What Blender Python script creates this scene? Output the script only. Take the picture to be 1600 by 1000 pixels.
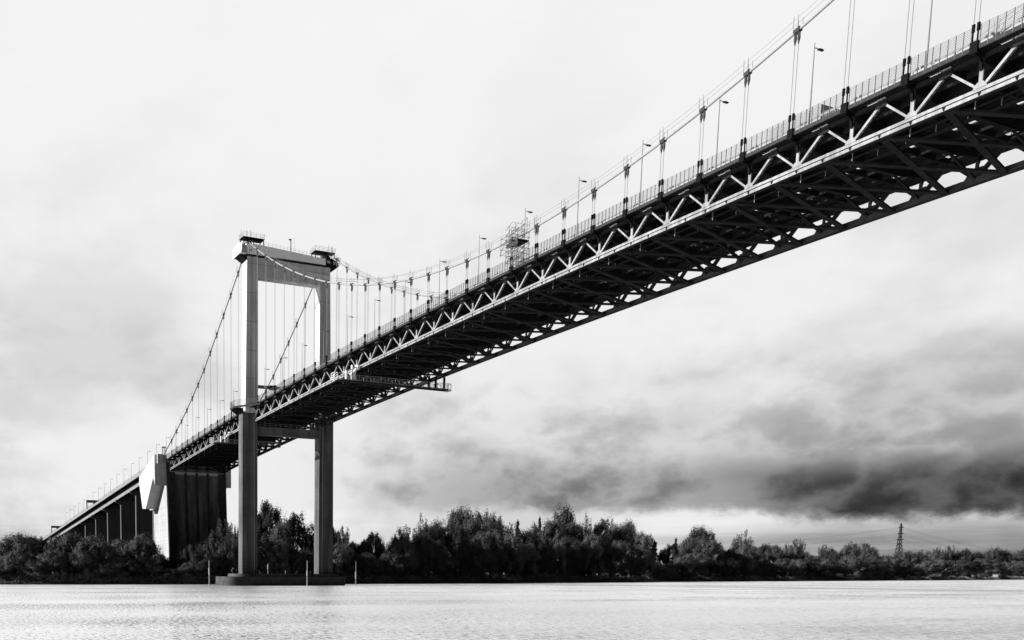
import bpy, math, random
from mathutils import Vector, Matrix, noise
for o in list(bpy.data.objects): bpy.data.objects.remove(o)
SC = bpy.context.scene
COL = SC.collection
# ------------------------------------------------------------------ camera
cam_d = bpy.data.cameras.new('camera'); cam = bpy.data.objects.new('camera', cam_d); COL.objects.link(cam)
CR = Vector((0.390076, 0.920778, 0.002844)); CU = Vector((-0.121098, 0.048239, 0.991468)); CF = Vector((-0.912785, 0.387092, -0.130322))
M = Matrix.Identity(4)
for i in range(3):
    M[i][0] = CR[i]; M[i][1] = CU[i]; M[i][2] = -CF[i]
M.translation = Vector((290.419230, -123.427943, 3.677308))
cam.matrix_world = M
cam_d.sensor_width = 36.0; cam_d.lens = 36.0*1422.108/1600
cam_d.shift_x = 0.219756; cam_d.shift_y = 0.365456
cam_d.clip_start = 0.5; cam_d.clip_end = 30000
SC.camera = cam
# ------------------------------------------------------------------ light, sky, exposure
EXPO = 1.0
SC.view_settings.view_transform = 'Standard'; SC.view_settings.look = 'None'
SC.view_settings.gamma = 1.0; SC.view_settings.exposure = EXPO
SUN_EL = math.radians(23); SUN_AZ_DIR = Vector((-0.25, -1.0, 0)).normalized()      # direction towards the sun
sd = bpy.data.lights.new('sun', 'SUN'); sd.energy = 4.2; sd.angle = math.radians(0.5); sd.color = (1, 1, 1)
sun = bpy.data.objects.new('sun', sd); COL.objects.link(sun)
sdir = Vector((SUN_AZ_DIR.x*math.cos(SUN_EL), SUN_AZ_DIR.y*math.cos(SUN_EL), math.sin(SUN_EL)))
sun.rotation_euler = sdir.to_track_quat('Z', 'Y').to_euler()
sun.location = (0, -200, 300)

class NT:
    """small helper for building node trees"""
    def __init__(s, t): s.t = t; t.nodes.clear()
    def n(s, typ, **kw):
        nd = s.t.nodes.new(typ)
        for k, v in kw.items(): setattr(nd, k, v)
        return nd
    def l(s, a, b): s.t.links.new(a, b)
    def val(s, inp, v):
        if isinstance(v, bpy.types.NodeSocket): s.l(v, inp)
        else: inp.default_value = v
    def m(s, op, a, b=0.0, c=0.0):
        nd = s.n('ShaderNodeMath', operation=op)
        s.val(nd.inputs[0], a); s.val(nd.inputs[1], b); s.val(nd.inputs[2], c)
        return nd.outputs[0]
    def rng(s, v, a, b, c=0.0, d=1.0, smooth=True):
        nd = s.n('ShaderNodeMapRange'); nd.interpolation_type = 'SMOOTHSTEP' if smooth else 'LINEAR'
        s.val(nd.inputs['Value'], v); s.val(nd.inputs['From Min'], a); s.val(nd.inputs['From Max'], b)
        s.val(nd.inputs['To Min'], c); s.val(nd.inputs['To Max'], d)
        return nd.outputs['Result']
    def xyz(s, x, y, z):
        nd = s.n('ShaderNodeCombineXYZ'); s.val(nd.inputs[0], x); s.val(nd.inputs[1], y); s.val(nd.inputs[2], z); return nd.outputs[0]
    def noise(s, vec, scale, detail=4, rough=0.55, dist=0.0):
        nd = s.n('ShaderNodeTexNoise'); s.l(vec, nd.inputs['Vector'])
        nd.inputs['Scale'].default_value = scale; nd.inputs['Detail'].default_value = detail
        nd.inputs['Roughness'].default_value = rough; nd.inputs['Distortion'].default_value = dist
        return nd.outputs['Fac']

W = bpy.data.worlds.new('World'); SC.world = W; W.use_nodes = True
w = NT(W.node_tree)
tc = w.n('ShaderNodeTexCoord'); sp = w.n('ShaderNodeSeparateXYZ'); w.l(tc.outputs['Generated'], sp.inputs[0])
X, Y, Z = sp.outputs
hl = w.m('SQRT', w.m('ADD', w.m('MULTIPLY', X, X), w.m('MULTIPLY', Y, Y)))
te = w.m('DIVIDE', Z, w.m('MAXIMUM', hl, 0.001))           # tangent of the elevation
az = w.m('ARCTAN2', Y, w.m('MULTIPLY', X, -1.0))           # 0 = along the bridge, grows to the right
sky = w.n('ShaderNodeTexSky'); sky.sky_type = 'NISHITA'; sky.sun_disc = False
sky.sun_elevation = SUN_EL; sky.sun_rotation = math.atan2(SUN_AZ_DIR.x, SUN_AZ_DIR.y)
bw = w.n('ShaderNodeRGBToBW'); w.l(sky.outputs[0], bw.inputs[0])
# cloud noise fields in (azimuth, elevation)
p1 = w.xyz(az, w.m('MULTIPLY', te, 1.7), 0.3)
nA = w.noise(p1, 3.4, 6, 0.52, 0.1)                        # big soft masses
p2 = w.xyz(az, w.m('MULTIPLY', te, 1.5), 3.1)
nB0 = w.noise(p2, 6.5, 8, 0.55, 0.0)
bil = w.m('ABSOLUTE', w.m('SUBTRACT', w.noise(w.xyz(az, w.m('MULTIPLY', te, 1.6), 5.0), 11.0, 6, 0.52), 0.5))
nB = w.m('ADD', w.m('MULTIPLY', nB0, 0.86), w.m('MULTIPLY', bil, 0.95))                         # puffs
p3 = w.xyz(w.m('MULTIPLY', az, 1.0), w.m('MULTIPLY', te, 22.0), 7.7)
nC = w.noise(p3, 3.0, 4, 0.55)                             # flat streaks low down
nD = w.noise(w.xyz(az, w.m('MULTIPLY', te, 1.3), 11.0), 24.0, 6, 0.62)
wob = w.m('MULTIPLY', w.m('SUBTRACT', nB, 0.5), 0.030)
wob2 = w.m('MULTIPLY', w.m('SUBTRACT', nA, 0.5), 0.10)
tl = w.m('ADD', w.m('ADD', te, w.m('MULTIPLY', wob, 0.7)), w.m('MULTIPLY', w.m('SUBTRACT', nD, 0.5), 0.034))
# the dark bank low on the right
base_lo = w.m('SUBTRACT', 0.068, w.m('MULTIPLY', w.rng(az, 0.60, 1.05), 0.014))
lower = w.rng(tl, w.m('SUBTRACT', base_lo, 0.009), w.m('ADD', base_lo, 0.007))
tu = w.m('ADD', te, w.m('ADD', w.m('MULTIPLY', wob, 0.85), w.m('MULTIPLY', wob2, 0.3)))
upper = w.rng(tu, 0.088, 0.124, 1.0, 0.0)
core = w.m('MULTIPLY', w.m('MULTIPLY', lower, upper), w.rng(w.m('ADD', az, w.m('MULTIPLY', wob2, 1.0)), 0.44, 1.08))
mid = w.m('MULTIPLY', w.m('MULTIPLY', lower, w.rng(tu, 0.08, 0.25, 1.0, 0.0)), w.rng(w.m('ADD', az, wob2), 0.26, 0.66))
low = w.m('MULTIPLY', w.rng(te, 0.03, 0.055, 1.0, 0.0), w.rng(az, 0.66, 1.00))
streak = w.m('MULTIPLY', w.rng(te, 0.02, 0.075, 1.0, 0.0), w.rng(nC, 0.40, 0.68))
v = w.m('SUBTRACT', 0.955, w.m('MULTIPLY', core, 0.38))
v = w.m('SUBTRACT', v, w.m('MULTIPLY', mid, w.rng(nB, 0.41, 0.61, 0.07, 0.21)))
v = w.m('SUBTRACT', v, w.m('MULTIPLY', low, 0.22))
v = w.m('SUBTRACT', v, w.m('MULTIPLY', streak, 0.13))
soft = w.m('MULTIPLY', w.rng(nA, 0.44, 0.62), w.rng(te, 0.10, 0.50, 0.12, 0.015))
v = w.m('SUBTRACT', v, soft)
v = w.m('SUBTRACT', v, w.m('MULTIPLY', w.rng(nB, 0.45, 0.75), w.rng(te, 0.05, 0.4, 0.10, 0.01)))
v = w.m('ADD', v, w.m('MULTIPLY', w.rng(te, 0.30, 0.62), 0.02))
v = w.m('MAXIMUM', v, 0.1)
lin = w.m('POWER', v, 2.2)
# unseen sky behind the camera and at the zenith dimmed to darken facing surfaces
back = w.rng(X, -0.40, -0.12)
lin = w.m('MULTIPLY', lin, w.m('SUBTRACT', 1.0, w.m('MULTIPLY', back, 0.975)))
lin = w.m('MULTIPLY', lin, w.rng(Z, 0.80, 1.0, 1.0, 0.4))
lin = w.m('MULTIPLY', lin, 1.0/(0.1*2**EXPO))
tot = w.m('ADD', w.m('MULTIPLY', bw.outputs[0], 0.004), w.m('MULTIPLY', lin, 0.97))
bg = w.n('ShaderNodeBackground'); bg.inputs['Strength'].default_value = 0.1
w.l(tot, bg.inputs['Color']); wo = w.n('ShaderNodeOutputWorld'); w.l(bg.outputs[0], wo.inputs[0])

# ------------------------------------------------------------------ materials
def mat(name, base, rough=0.6, var=0.0, scale=1.0, streak=False, metal=0.0, bump=0.0, obj_var=0.0, dark=None, spec=0.3, boards=None, jd=0.7):
    m = bpy.data.materials.new(name); m.use_nodes = True
    t = NT(m.node_tree)
    out = t.n('ShaderNodeOutputMaterial'); b = t.n('ShaderNodeBsdfPrincipled'); t.l(b.outputs[0], out.inputs[0])
    b.inputs['Roughness'].default_value = rough; b.inputs['Metallic'].default_value = metal
    b.inputs['Specular IOR Level'].default_value = spec
    geo = t.n('ShaderNodeNewGeometry'); pos = geo.outputs['Position']
    c = base
    if var > 0:
        vec = pos
        if streak:
            mp = t.n('ShaderNodeMapping'); t.l(pos, mp.inputs[0]); mp.inputs['Scale'].default_value = (1, 1, 0.07); vec = mp.outputs[0]
        f = t.noise(vec, scale, 5, 0.62)
        c = t.rng(f, 0.28, 0.72, base*(1-var), base*(1+var), smooth=False)
        f2 = t.noise(pos, scale*0.22, 3, 0.5)
        c = t.m('MULTIPLY', c, t.rng(f2, 0.3, 0.7, 1-var*0.5, 1+var*0.4, smooth=False))
    if boards:                                    # casting joints of the concrete
        sz = t.n('ShaderNodeSeparateXYZ'); t.l(pos, sz.inputs[0])
        fr = t.m('FRACT', t.m('DIVIDE', sz.outputs[2], boards))
        c = t.m('MULTIPLY', c, t.rng(t.m('ABSOLUTE', t.m('SUBTRACT', fr, 0.5)), 0.0, 0.04, jd, 1.0))
    if obj_var > 0:
        oi = t.n('ShaderNodeObjectInfo')
        c = t.m('MULTIPLY', c, t.rng(oi.outputs['Random'], 0, 1, 1-obj_var, 1+obj_var, smooth=False))
    if isinstance(c, bpy.types.NodeSocket):
        cc = t.n('ShaderNodeCombineColor')
        for i in range(3): t.l(c, cc.inputs[i])
        t.l(cc.outputs[0], b.inputs['Base Color'])
    else: b.inputs['Base Color'].default_value = (c, c, c, 1)
    if bump > 0:
        bn = t.n('ShaderNodeBump'); bn.inputs['Strength'].default_value = bump; bn.inputs['Distance'].default_value = 0.05
        t.l(t.noise(pos, scale*6, 4), bn.inputs['Height']); t.l(bn.outputs[0], b.inputs['Normal'])
    return m
MT = dict(
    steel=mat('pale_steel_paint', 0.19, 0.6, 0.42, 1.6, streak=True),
    shade_steel=mat('shaded_steel_paint', 0.03, 0.9, 0.25, 0.9, spec=0.02),  # far-truss copy of the pale steel, deck shade painted into the colour
    dsteel=mat('shade_dark_steel', 0.014, 0.95, 0.3, 0.7, spec=0.0),  # same light steel in fact; underside shade is put into this colour
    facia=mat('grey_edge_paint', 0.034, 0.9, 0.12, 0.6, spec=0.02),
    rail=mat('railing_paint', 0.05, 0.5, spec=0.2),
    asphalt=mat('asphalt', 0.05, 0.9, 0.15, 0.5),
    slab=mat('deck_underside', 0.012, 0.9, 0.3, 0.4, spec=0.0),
    cable=mat('cable_wrap', 0.22, 0.5, 0.08, 0.5),
    rope=mat('steel_rope', 0.14, 0.5),
    hrope=mat('hand_rope', 0.10, 0.5),
    clamp=mat('clamp_iron', 0.03, 0.6, spec=0.2),
    conc_lo=mat('shade_darkened_concrete', 0.075, 0.9, 0.55, 0.5, streak=True, boards=5.2, jd=0.85, spec=0.1),  # darker than the upper legs: shade painted into the streaky concrete
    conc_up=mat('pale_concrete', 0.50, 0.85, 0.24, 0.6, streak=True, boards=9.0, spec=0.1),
    cap=mat('cap_cladding', 0.9, 0.7, 0.05, 0.5, spec=0.1),
    pier=mat('pier_concrete', 0.36, 0.9, 0.20, 0.5, streak=True, boards=3.1, spec=0.1),
    pier_face=mat('shaded_face_concrete', 0.10, 0.9, 0.65, 0.5, streak=True, spec=0.1),  # unlit front faces: shade painted into a darker copy of the concrete
    house=mat('anchor_cladding', 0.45, 0.7, 0.12, 0.5, boards=3.2, spec=0.1),
    viad=mat('viaduct_concrete', 0.22, 0.9, 0.15, 0.4, spec=0.1),
    viad_pier=mat('viaduct_pier_concrete', 0.11, 0.9, 0.25, 0.5, streak=True, spec=0.1),
    glass=mat('window_glass', 0.5, 0.15, spec=0.6),
    white=mat('white_paint', 0.6, 0.5),
    galv=mat('galvanised_steel', 0.20, 0.5),
    black=mat('black_paint', 0.007, 0.9, spec=0.02),
    earth=mat('bank_earth', 0.05, 0.95, 0.4, 0.3, spec=0.0),
    bark=mat('bark', 0.05, 0.95, 0.3, 3.0, spec=0.0),
    leaf=mat('leaf_mid', 0.045, 0.8, 0.25, 0.5, obj_var=0.35, spec=0.1),
    leaf_l=mat('leaf_willow', 0.075, 0.75, 0.25, 0.5, obj_var=0.35, spec=0.1),
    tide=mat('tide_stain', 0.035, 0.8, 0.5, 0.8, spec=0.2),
    reed=mat('reed_leaf', 0.16, 0.85, 0.4, 0.25, spec=0.05),
    leaf_d=mat('leaf_dark', 0.035, 0.85, 0.2, 0.5, obj_var=0.3, spec=0.05),
)

# ------------------------------------------------------------------ mesh helpers
class MB:
    def __init__(s): s.v = []; s.f = []
    def box(s, x0, x1, y0, y1, z0, z1):
        b = len(s.v)
        for x in (x0, x1):
            for y in (y0, y1):
                for z in (z0, z1): s.v.append((x, y, z))
        s.f += [(b, b+1, b+3, b+2), (b+4, b+6, b+7, b+5), (b, b+4, b+5, b+1), (b+2, b+3, b+7, b+6), (b, b+2, b+6, b+4), (b+1, b+5, b+7, b+3)]
        return s
    def bar(s, p, q, w_, h, up=(0, 0, 1)):
        p = Vector(p); q = Vector(q); d = (q-p).normalized(); up = Vector(up)
        if abs(d.dot(up)) > 0.98: up = Vector((1, 0, 0))
        r = d.cross(up).normalized(); u = r.cross(d).normalized(); b = len(s.v)
        for c in (p, q):
            for a, e in ((-1, -1), (1, -1), (1, 1), (-1, 1)): s.v.append(tuple(c + r*(a*w_/2) + u*(e*h/2)))
        s.f += [(b+3, b+2, b+1, b), (b+4, b+5, b+6, b+7)]
        for i in range(4): s.f.append((b+i, b+(i+1) % 4, b+4+(i+1) % 4, b+4+i))
        return s
    def tube(s, pts, r, n=6, caps=True):
        pts = [Vector(p) for p in pts]; rr = r if isinstance(r, (list, tuple)) else [r]*len(pts)
        b = len(s.v); 
        for i, p in enumerate(pts):
            d = (pts[min(i+1, len(pts)-1)]-pts[max(i-1, 0)]).normalized()
            up = Vector((0, 0, 1)) if abs(d.z) < 0.95 else Vector((1, 0, 0))
            a = d.cross(up).normalized(); u = a.cross(d).normalized()
            for k in range(n):
                t = 2*math.pi*k/n; s.v.append(tuple(p + a*math.cos(t)*rr[i] + u*math.sin(t)*rr[i]))
        for i in range(len(pts)-1):
            for k in range(n):
                s.f.append((b+i*n+k, b+i*n+(k+1) % n, b+(i+1)*n+(k+1) % n, b+(i+1)*n+k))
        if caps:
            s.f.append(tuple(b+k for k in reversed(range(n)))); s.f.append(tuple(b+(len(pts)-1)*n+k for k in range(n)))
        return s
    def sweep(s, pts, y0, y1, z0, z1):
        """rectangular section (y0..y1, z0..z1 relative) swept through stations (x, zc)"""
        b = len(s.v)
        for x, zc in pts:
            for y, z in ((y0, z0), (y1, z0), (y1, z1), (y0, z1)): s.v.append((x, y, zc+z))
        n = len(pts)
        for i in range(n-1):
            for k in range(4): s.f.append((b+4*i+k, b+4*i+(k+1) % 4, b+4*i+4+(k+1) % 4, b+4*i+4+k))
        s.f += [(b+3, b+2, b+1, b), (b+4*n-4, b+4*n-3, b+4*n-2, b+4*n-1)]
        return s
    def prism(s, poly, lo, hi, axis='y'):
        """polygon of (a, b) extruded along an axis"""
        b = len(s.v); n = len(poly)
        for h in (lo, hi):
            for a, c in poly: s.v.append({'y': (a, h, c), 'x': (h, a, c), 'z': (a, c, h)}[axis])
        s.f.append(tuple(range(b, b+n))); s.f.append(tuple(reversed(range(b+n, b+2*n))))
        for i in range(n): s.f.append((b+i, b+n+i, b+n+(i+1) % n, b+(i+1) % n))
        return s
    def loft(s, rings):
        b = len(s.v); n = len(rings[0])
        for r in rings: s.v += [tuple(p) for p in r]
        for i in range(len(rings)-1):
            for k in range(n): s.f.append((b+i*n+k, b+i*n+(k+1) % n, b+(i+1)*n+(k+1) % n, b+(i+1)*n+k))
        s.f.append(tuple(reversed(range(b, b+n)))); s.f.append(tuple(range(b+(len(rings)-1)*n, b+len(rings)*n)))
        return s
    def mesh(s, name, m, smooth=False):
        me = bpy.data.meshes.new(name); me.from_pydata(s.v, [], s.f); me.validate(); me.materials.append(MT[m] if isinstance(m, str) else m)
        import bmesh
        bm = bmesh.new(); bm.from_mesh(me); bmesh.ops.recalc_face_normals(bm, faces=bm.faces); bm.to_mesh(me); bm.free()
        if smooth:
            for p in me.polygons: p.use_smooth = True
        return me
    def build(s, name, m, parent=None, smooth=False):
        o = bpy.data.objects.new(name, s.mesh(name, m, smooth)); COL.objects.link(o)
        if parent: set_parent(o, parent)
        return o
def world_of(o):
    m_ = Matrix.LocRotScale(o.location, o.rotation_euler, o.scale)
    return m_ if o.parent is None else world_of(o.parent) @ o.matrix_parent_inverse @ m_
def set_parent(o, p):
    o.parent = p; o.matrix_parent_inverse = world_of(p).inverted()
def tag(o, label=None, cat=None, group=None, kind=None):
    if label: o['label'] = label
    if cat: o['category'] = cat
    if group: o['group'] = group
    if kind: o['kind'] = kind
    return o
def empty(name, loc, label, cat, group=None):
    o = bpy.data.objects.new(name, None); COL.objects.link(o); o.location = loc; o.empty_display_size = 1
    return tag(o, label, cat, group)
def dup(o, parent=None, **kw):
    c = o.copy(); COL.objects.link(c)
    if parent: c.parent = parent; 
    return c
# ------------------------------------------------------------------ bridge geometry
S = 7.38; YW = 13.9; YT = 12.22; XT = -1.5
def zd(x): return 62.29 - 1.313e-4*(x-143.3)**2
def xk(k): return (30-k)*S
def zc_main(x): return 66.27 + 0.0021232*(x-143.3)**2
SIDE = [(-1.5, 110.15), (-10.3, 103.7), (-18.0, 98.6), (-33.4, 88.9), (-47.8, 80.1), (-55.5, 76.1), (-63.1, 72.4), (-71.0, 68.8), (-78.3, 65.8), (-93.0, 60.2), (-106.3, 55.3)]
def zc_side(x):
    for (a, za), (b, zb) in zip(SIDE, SIDE[1:]):
        if b <= x <= a: return za + (zb-za)*(x-a)/(b-a)
    return 55.3
def zc(x): return zc_main(x) if x > -1.5 else zc_side(x)
rnd = random.Random(7)

# water, sky-wide sheets of ground
def water_mat():
    m = bpy.data.materials.new('river_water'); m.use_nodes = True; t = NT(m.node_tree)
    out = t.n('ShaderNodeOutputMaterial'); b = t.n('ShaderNodeBsdfPrincipled'); t.l(b.outputs[0], out.inputs[0])
    b.inputs['Base Color'].default_value = (0.99, 0.99, 0.99, 1)
    b.inputs['IOR'].default_value = 1.5; b.inputs['Metallic'].default_value = 0.93; b.inputs['Specular IOR Level'].default_value = 0.5
    geo = t.n('ShaderNodeNewGeometry'); pos = geo.outputs['Position']
    mp = t.n('ShaderNodeMapping'); t.l(pos, mp.inputs[0]); mp.inputs['Rotation'].default_value = (0, 0, 0.35); mp.inputs['Scale'].default_value = (1.0, 0.55, 1)
    a = t.noise(mp.outputs[0], 1.1, 4, 0.6, 0.4)
    c = t.noise(mp.outputs[0], 0.16, 3, 0.55)
    mp2 = t.n('ShaderNodeMapping'); t.l(pos, mp2.inputs[0]); mp2.inputs['Rotation'].default_value = (0, 0, 0.40); mp2.inputs['Scale'].default_value = (0.045, 0.006, 1)
    g = t.noise(mp2.outputs[0], 1.0, 3, 0.6)              # long calm / ruffled lanes
    lane = t.rng(g, 0.35, 0.68, 0.45, 1.25)
    h = t.m('ADD', t.m('MULTIPLY', a, 0.36), t.m('MULTIPLY', c, 0.5))
    e_ = t.noise(mp.outputs[0], 5.0, 3, 0.6, 0.2)
    h = t.m('ADD', h, t.m('MULTIPLY', e_, 0.09))
    h = t.m('MULTIPLY', h, lane)
    bn = t.n('ShaderNodeBump'); bn.inputs['Strength'].default_value = 1.0; bn.inputs['Distance'].default_value = 0.4
    t.l(h, bn.inputs['Height']); t.l(bn.outputs[0], b.inputs['Normal'])
    mp3 = t.n('ShaderNodeMapping'); t.l(pos, mp3.inputs[0]); mp3.inputs['Rotation'].default_value = (0, 0, -0.42); mp3.inputs['Scale'].default_value = (0.30, 1.0, 1)
    f3 = t.noise(mp3.outputs[0], 3.6, 6, 0.75)
    f4 = t.noise(pos, 0.06, 3, 0.6)
    mixed = t.m('ADD', t.m('MULTIPLY', f3, 0.72), t.m('ADD', t.m('MULTIPLY', g, 0.16), t.m('MULTIPLY', f4, 0.12)))
    t.l(t.rng(mixed, 0.42, 0.56, 0.14, 0.46), b.inputs['Roughness'])
    return m
wm = MB(); wm.v = [(-3000, -3000, 0), (3000, -3000, 0), (3000, 6000, 0), (-3000, 6000, 0)]; wm.f = [(0, 1, 2, 3)]
wo_ = wm.build('water', water_mat()); tag(wo_, kind='structure')
SHORE = [(-140, -2500), (-90, -700), (-70, -400), (-52, -150), (-46, -92), (-38, -23), (-49, 65), (-69, 145), (-125, 288), (-183, 454), (-253, 700), (-444, 1244), (-700, 2000), (-1500, 4000), (-2600, 5900)]
def shore(y):
    for (a, b), (c, d) in zip(SHORE, SHORE[1:]):
        if b <= y <= d: return a+(c-a)*(y-b)/(d-b)
    return SHORE[0][0] if y < 0 else SHORE[-1][0]
gm = MB(); prof = [(1.5, -0.6), (-1.5, 0.35), (-5, 1.3), (-9, 2.2), (-30, 2.8), (-400, 4), (-9000, 6)]
ys = [-2500, -1500, -700, -400] + [-300+i*6 for i in range(0, 240)] + [1200, 1600, 2000, 3000, 4000, 5900]
for y in ys:
    for j, (dx, z) in enumerate(prof):
        jt = noise.noise(Vector((y*0.09, j*3.1, 0)))*(1.6 if j in (1, 2, 3) else 0)
        gm.v.append((shore(y)+dx+jt, y, z+(0.25*jt if j in (2, 3) else 0)))
n = len(prof)
for i in range(len(ys)-1):
    for j in range(n-1): gm.f.append((i*n+j, i*n+j+1, (i+1)*n+j+1, (i+1)*n+j))
tag(gm.build('river_bank', 'earth', smooth=True), kind='structure')

# ------------------------------------------------------------------ the tower
tw = empty('bridge_tower', (XT, 0, 0), 'tall two-legged concrete tower standing on the round-ended base in the river', 'bridge tower')
XF = XT+1.95; XB = XT-1.95
def leg(sg, z0, z1, a0, b0, a1, b1, name, m, x0=XB, x1=XF, grooves=True):
    rings = []
    for z, a, b_ in ((z0, a0, b0), (z1, a1, b1)):
        ya, yb = sg*a, sg*b_; ins = 0.16
        if grooves:      # front and back faces carry two shallow vertical flutes
            ym = [ya+(yb-ya)*q for q in (0.0, 0.30, 0.33, 0.62, 0.65, 1.0)]
            fr = [(x1, ym[0], z), (x1, ym[1], z), (x1-ins, ym[2], z), (x1-ins, ym[3], z), (x1, ym[4], z), (x1, ym[5], z)]
            bk = [(x0, q, z) for q in (ym[5], ym[4])] + [(x0+ins, q, z) for q in (ym[3], ym[2])] + [(x0, q, z) for q in (ym[1], ym[0])]
            rings.append(fr+bk)
        else: rings.append([(x1, ya, z), (x1, yb, z), (x0, yb, z), (x0, ya, z)])
    return MB().loft(rings).build(name, m, tw)
for sg in (-1, 1):
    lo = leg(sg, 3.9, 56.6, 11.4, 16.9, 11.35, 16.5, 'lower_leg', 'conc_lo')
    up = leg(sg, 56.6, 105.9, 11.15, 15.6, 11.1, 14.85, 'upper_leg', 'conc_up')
    d = MB(); d.tube([(XF+0.12, sg*12.6, 4), (XF+0.12, sg*12.6, 56)], 0.11); d.build('drain_pipe', 'galv', tw)
    # gallery bending round the leg at deck level
    P = [(9.5, 13.9), (3.2, 17.7), (0.6, 19.4), (-3.8, 19.4), (-6.3, 17.7), (-12.5, 13.9)]
    g = MB(); r_ = MB(); f_ = MB()
    inner = [(9.5, 12.7), (3.0, 16.6), (0.2, 18.2), (-3.4, 18.2), (-6.0, 16.6), (-12.5, 12.7)]
    for i in range(5):
        q = [P[i], P[i+1], inner[i+1], inner[i]]
        q = [(a, sg*b) for a, b in q]
        g.prism(q, 58.0, 58.35, 'z')
        a = Vector((P[i][0], sg*P[i][1], 58.0)); c = Vector((P[i+1][0], sg*P[i+1][1], 58.0)); L = (c-a).length
        f_.bar(a, c, 0.12, 0.55)
        nn = max(2, int(L/0.9))
        for k in range(nn+1):
            p = a.lerp(c, k/nn); r_.bar(p, p+Vector((0, 0, 2.3)), 0.07, 0.07)
        for h in range(9):
            r_.bar(a+Vector((0, 0, 0.65+h*0.2)), c+Vector((0, 0, 0.65+h*0.2)), 0.03, 0.03)
    g.build('gallery_floor', 'slab', tw); f_.build('gallery_edge', 'facia', tw); r_.build('gallery_railing', 'rail', tw)
    # corbels carrying the gallery
    for x in (0.35, -1.5, -3.35):
        MB().prism([(sg*16.4, 56.0), (sg*16.4, 57.9), (sg*19.2, 57.9), (sg*19.2, 57.6)], x-0.18, x+0.18, 'x').build('gallery_corbel', 'dsteel', tw)
    pass
# portal beam and lower cross beam
pb = MB().prism([(-11.15, 99.6), (11.15, 99.6), (11.15, 105.9), (-11.15, 105.9)], XB+0.15, XF-0.25, 'x'); pb.build('portal_beam', 'conc_up', tw)
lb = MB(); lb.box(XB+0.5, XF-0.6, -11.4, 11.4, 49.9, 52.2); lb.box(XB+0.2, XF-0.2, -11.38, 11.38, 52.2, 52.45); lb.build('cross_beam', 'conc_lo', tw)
hr = MB()
for i in range(12): hr.bar((XF-0.3, -10.5+i*1.91, 52.45), (XF-0.3, -10.5+i*1.91, 53.6), 0.06, 0.06)
for z in (53.0, 53.6): hr.bar((XF-0.3, -10.5, z), (XF-0.3, 10.5, z), 0.05, 0.05)
hr.build('cross_beam_handrail', 'galv', tw)
# cap along the portal
cp = MB(); cp.prism([(-15.3, 105.9), (12.8, 105.9), (12.8, 107.95), (-9.8, 109.2), (-15.3, 109.2)], XB-0.9, XF+0.75, 'x'); cp.build('cap_beam', 'cap', tw)
uh = MB(); uh.box(XB-1.0, XF+0.85, -15.4, 15.6, 105.6, 105.9)
uh.build('cap_soffit', 'dsteel', tw)
rl = MB()
def railing(mb, a, b, h=1.1, step=1.3, bars=(0.55, 1.1), r=0.035):
    a = Vector(a); b = Vector(b); n = max(1, int((b-a).length/step))
    for i in range(n+1):
        p = a.lerp(b, i/n); mb.bar(p, p+Vector((0, 0, h)), r*1.4, r*1.4)
    for z in bars: mb.bar(a+Vector((0, 0, z)), b+Vector((0, 0, z)), r, r)
railing(rl, (XF+0.6, -9.0, 109.15), (XF+0.6, 12.6, 107.95)); railing(rl, (XB-0.7, -9.0, 109.15), (XB-0.7, 12.6, 107.95))
rl.build('cap_railing', 'galv', tw)
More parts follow.
